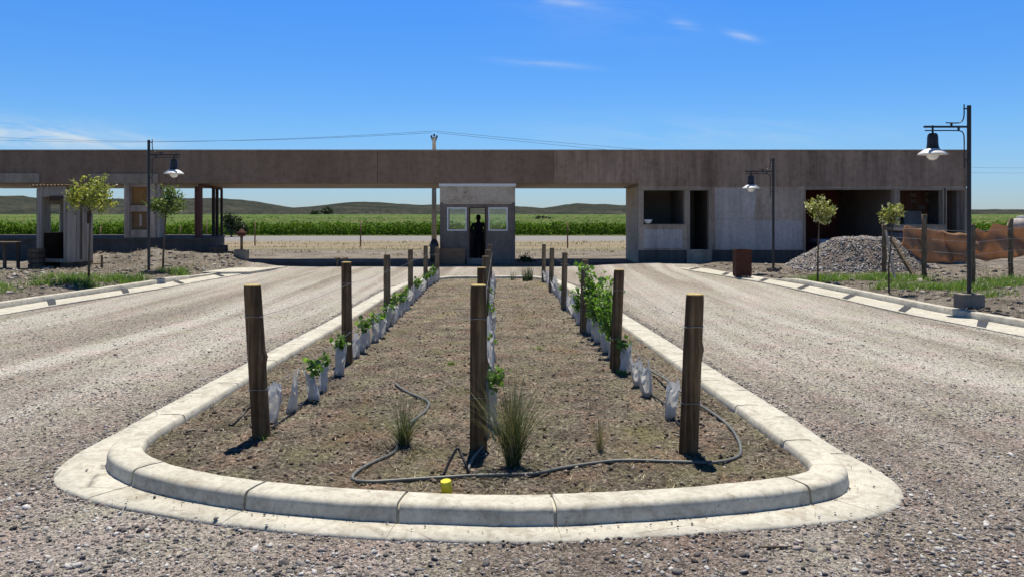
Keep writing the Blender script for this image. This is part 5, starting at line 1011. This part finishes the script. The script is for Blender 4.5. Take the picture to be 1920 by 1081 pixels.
# irrigation hoses
def smooth_path(pts, r, step=.02):
    out = []; n_ = len(pts)
    for i in range(n_-1):
        p0, p1, p2, p3 = pts[max(i-1, 0)], pts[i], pts[i+1], pts[min(i+2, n_-1)]; m_ = max(3, int((p2-p1).length/step))
        for k_ in range(m_): t_ = k_/m_; t2 = t_*t_; t3 = t2*t_; out.append(.5*((2*p1)+(p2-p0)*t_+(2*p0-5*p1+4*p2-p3)*t2+(3*p1-p0-3*p2+p3)*t3))
    return out+[pts[-1]]
hp1 = [(741, 718, .012), (752, 727, .012), (766, 735, .012), (787, 744, .012), (801, 751, .012), (804, 758, .012), (797, 770, .012), (781, 783, .012), (760, 797, .05), (747, 808, .05), (746, 825, .02), (744, 840, .012), (730, 852, .012), (705, 863, .012), (680, 876, .012), (665, 887, .012), (661, 894, .012), (668, 900, .012), (700, 902, .012), (778, 897, .012), (830, 894, .012), (875, 891, .012), (940, 889, .012), (1000, 887, .012), (1050, 877, .012), (1100, 869, .012), (1166, 862, .012), (1250, 864, .012), (1325, 866, .012), (1360, 863, .012), (1383, 855, .012), (1389, 845, .012), (1386, 828, .012), (1375, 808, .012), (1358, 790, .012), (1335, 773, .02), (1310, 757, .03), (1288, 742, .05), (1270, 728, .08), (1250, 712, .08), (1232, 701, .05), (1212, 690, .03)]
b = MB(); b.tube(smooth_path([gp(x_, y_, u_) for x_, y_, u_ in hp1], .011), .0105, 9); tag(b.build('irrigation_hose', M['hose'], None, True), 'long grey irrigation hose looping across the front of the island', 'hose')
q_ = [gp(893+20, 836, .012)]; m1 = PB['middle'][0][0]
b = MB(); b.tube(smooth_path([m1+Vector((.055, -.035, .46)), m1+Vector((.066, -.05, .33)), m1+Vector((.072, -.06, .20)), m1+Vector((.068, -.075, .10)), gp(910, 826, .05), gp(899, 842, .02), gp(889, 855, .012), gp(881, 870, .012), gp(877, 884, .012)], .009), .0085, 8); tag(b.build('irrigation_hose', M['hose'], None, True), 'short pale hose running down beside the middle near post', 'hose')
a0 = gp(878, 888, .012); b = MB(); kk = gp(872, 884, .0)+Vector((-.045, 0, .14)); b.tube(smooth_path([gp(832, 890, .012), gp(832, 889, 0)+Vector((.03, .0, .07)), kk+Vector((-.012, 0, -.012)), kk, kk+Vector((.014, 0, -.016)), a0+Vector((-.012, 0, .05)), a0], .01), .0085, 8); tag(b.build('hose_end', M['blackhose'], None, True), 'kinked black hose end standing up by the yellow cap', 'hose')
b = MB()
for rn, side in (('left', -.02), ('right', .03), ('middle', .03)):
    P_ = [Vector((rowpt(rn, D)+GUARDS[rn][1]+side+.02*math.sin(D*5.1), D, 0)) for D in np.arange(5.45 if rn != 'left' else 5.75, 20.4, .3)]
    for p_ in P_: p_.z = sz1(p_.x, p_.y)+.008+.012*(.5+.5*math.sin(p_.y*7))
    b2 = MB(); b2.tube(smooth_path(P_, .008, .1), .007, 6); tag(b2.build('drip_line', M['blackhose'], None, True), 'thin black drip line lying along the %s row of vine guards' % rn, 'hose')
b = MB(); g0 = gp(438, 795, .01); b.tube(smooth_path([g0, gp(450, 783, .05), gp(470, 762, .12), Vector((PB['left'][0][0].x-.03, 5.62, sz1(-1.7, 5.6)+.2))], .01), .008, 7); b.tube([g0, g0+Vector((-.03, -.02, -.004))], .013, 8); tag(b.build('hose_end', M['blackhose'], None, True), 'short black pipe end propped at the left near post', 'hose')
c0 = gp(838, 926); b = MB(); b.lathe([(0, 0), (.027, 0), (.031, .01), (.031, .072), (.028, .078), (.0, .078)], 20); o = b.build('yellow_cap', M['yellow'], None, True); o.location = c0+Vector((0, .02, -.004)); o.rotation_euler = (R(8), R(-6), 0); tag(o, 'bright yellow plastic cap on the soil behind the front kerb', 'cap')
md = o.modifiers.new('edges', 'EDGE_SPLIT'); md.split_angle = R(35)
# rush tufts
def tuft(bp, n_, h, sp, w, mats, label, name='grass_tuft', seed=1, rad=.05):
    r = np.random.default_rng(seed); p = gp(*bp) if isinstance(bp, tuple) else bp; t = tag(empty(name, p), label, 'grass tuft', 'grass tufts on the island')
    for nm, mt, k_, hh, ss in mats:
        m_ = int(n_*k_); a = r.random(m_)*6.283; rr = rad*np.sqrt(r.random(m_)); base = np.stack([rr*np.cos(a), rr*np.sin(a), np.full(m_, -.01)], 1); v, q = blades(base, h*hh, sp*ss, w, r, 4, .7); np_mesh(nm, v, q, mt, t)
    return t
tuft((962, 872), 400, .56, .42, .0042, [('green_blades', M['rush'], 1, 1, 1), ('dry_blades', M['dry'], .35, 1.05, 1.0)], 'large upright rush tuft right of the middle near post', seed=1, rad=.04)
tuft((757, 836), 260, .31, .34, .0040, [('green_blades', M['rush'], 1, 1, 1), ('dry_blades', M['dry'], .3, .9, 1.1)], 'smaller rush tuft beside the hose left of the middle near post', seed=2, rad=.032)
tuft((1126, 846), 60, .27, .22, .0042, [('dry_blades', M['dry'], 1, 1, 1), ('green_blades', M['rush'], .25, .8, .8)], 'thin dry straw tuft on the right half of the island', seed=3, rad=.016)
for i, (q_, h_, lab) in enumerate((((985, 527), .50, 'left of two small rush tufts close together at the far end of the island'), ((994, 526), .52, 'right of two small rush tufts close together at the far end of the island'), ((962, 525), .42, 'sparse pale rush tuft at the far end behind the middle row'))):
    tuft(q_, 90 if i < 2 else 40, h_*.75, .16, .010, [('green_blades', M['rush'], 1, 1, 1)], lab, seed=6+i, rad=.07)
for i, (q_, n_, lab) in enumerate((((497, 822), 26, 'tiny green weed at the foot of the left near post'), ((1166, 700), 60, 'bright green weed at the foot of the second right post'), ((845, 683), 40, 'low green weed on the soil left of the middle row'), ((1010, 655), 26, 'small pale weed on the soil right of the middle row'))):
    p = gp(*q_); t = tag(empty('weed', p), lab, 'weed'); r = np.random.default_rng(40+i); v, q = blades(np.stack([r.normal(size=n_)*.03, r.normal(size=n_)*.025, np.full(n_, -.005)], 1), .06, .07, .010, r, 3, .8); np_mesh('blades', v, q, M['weed'], t)
# a twig on the foreground gravel
D = CZ*F/(1029-400); b = MB(); b.tube([(px(1422, D), D, .012), (px(1445, D), D-.01, .016), (px(1470, D), D, .012), (px(1487, D), D+.01, .012)], [.004, .006, .005, .003], 7); tag(b.build('twig', M['bark'], None, True), 'short brown stick lying on the foreground gravel', 'stick')
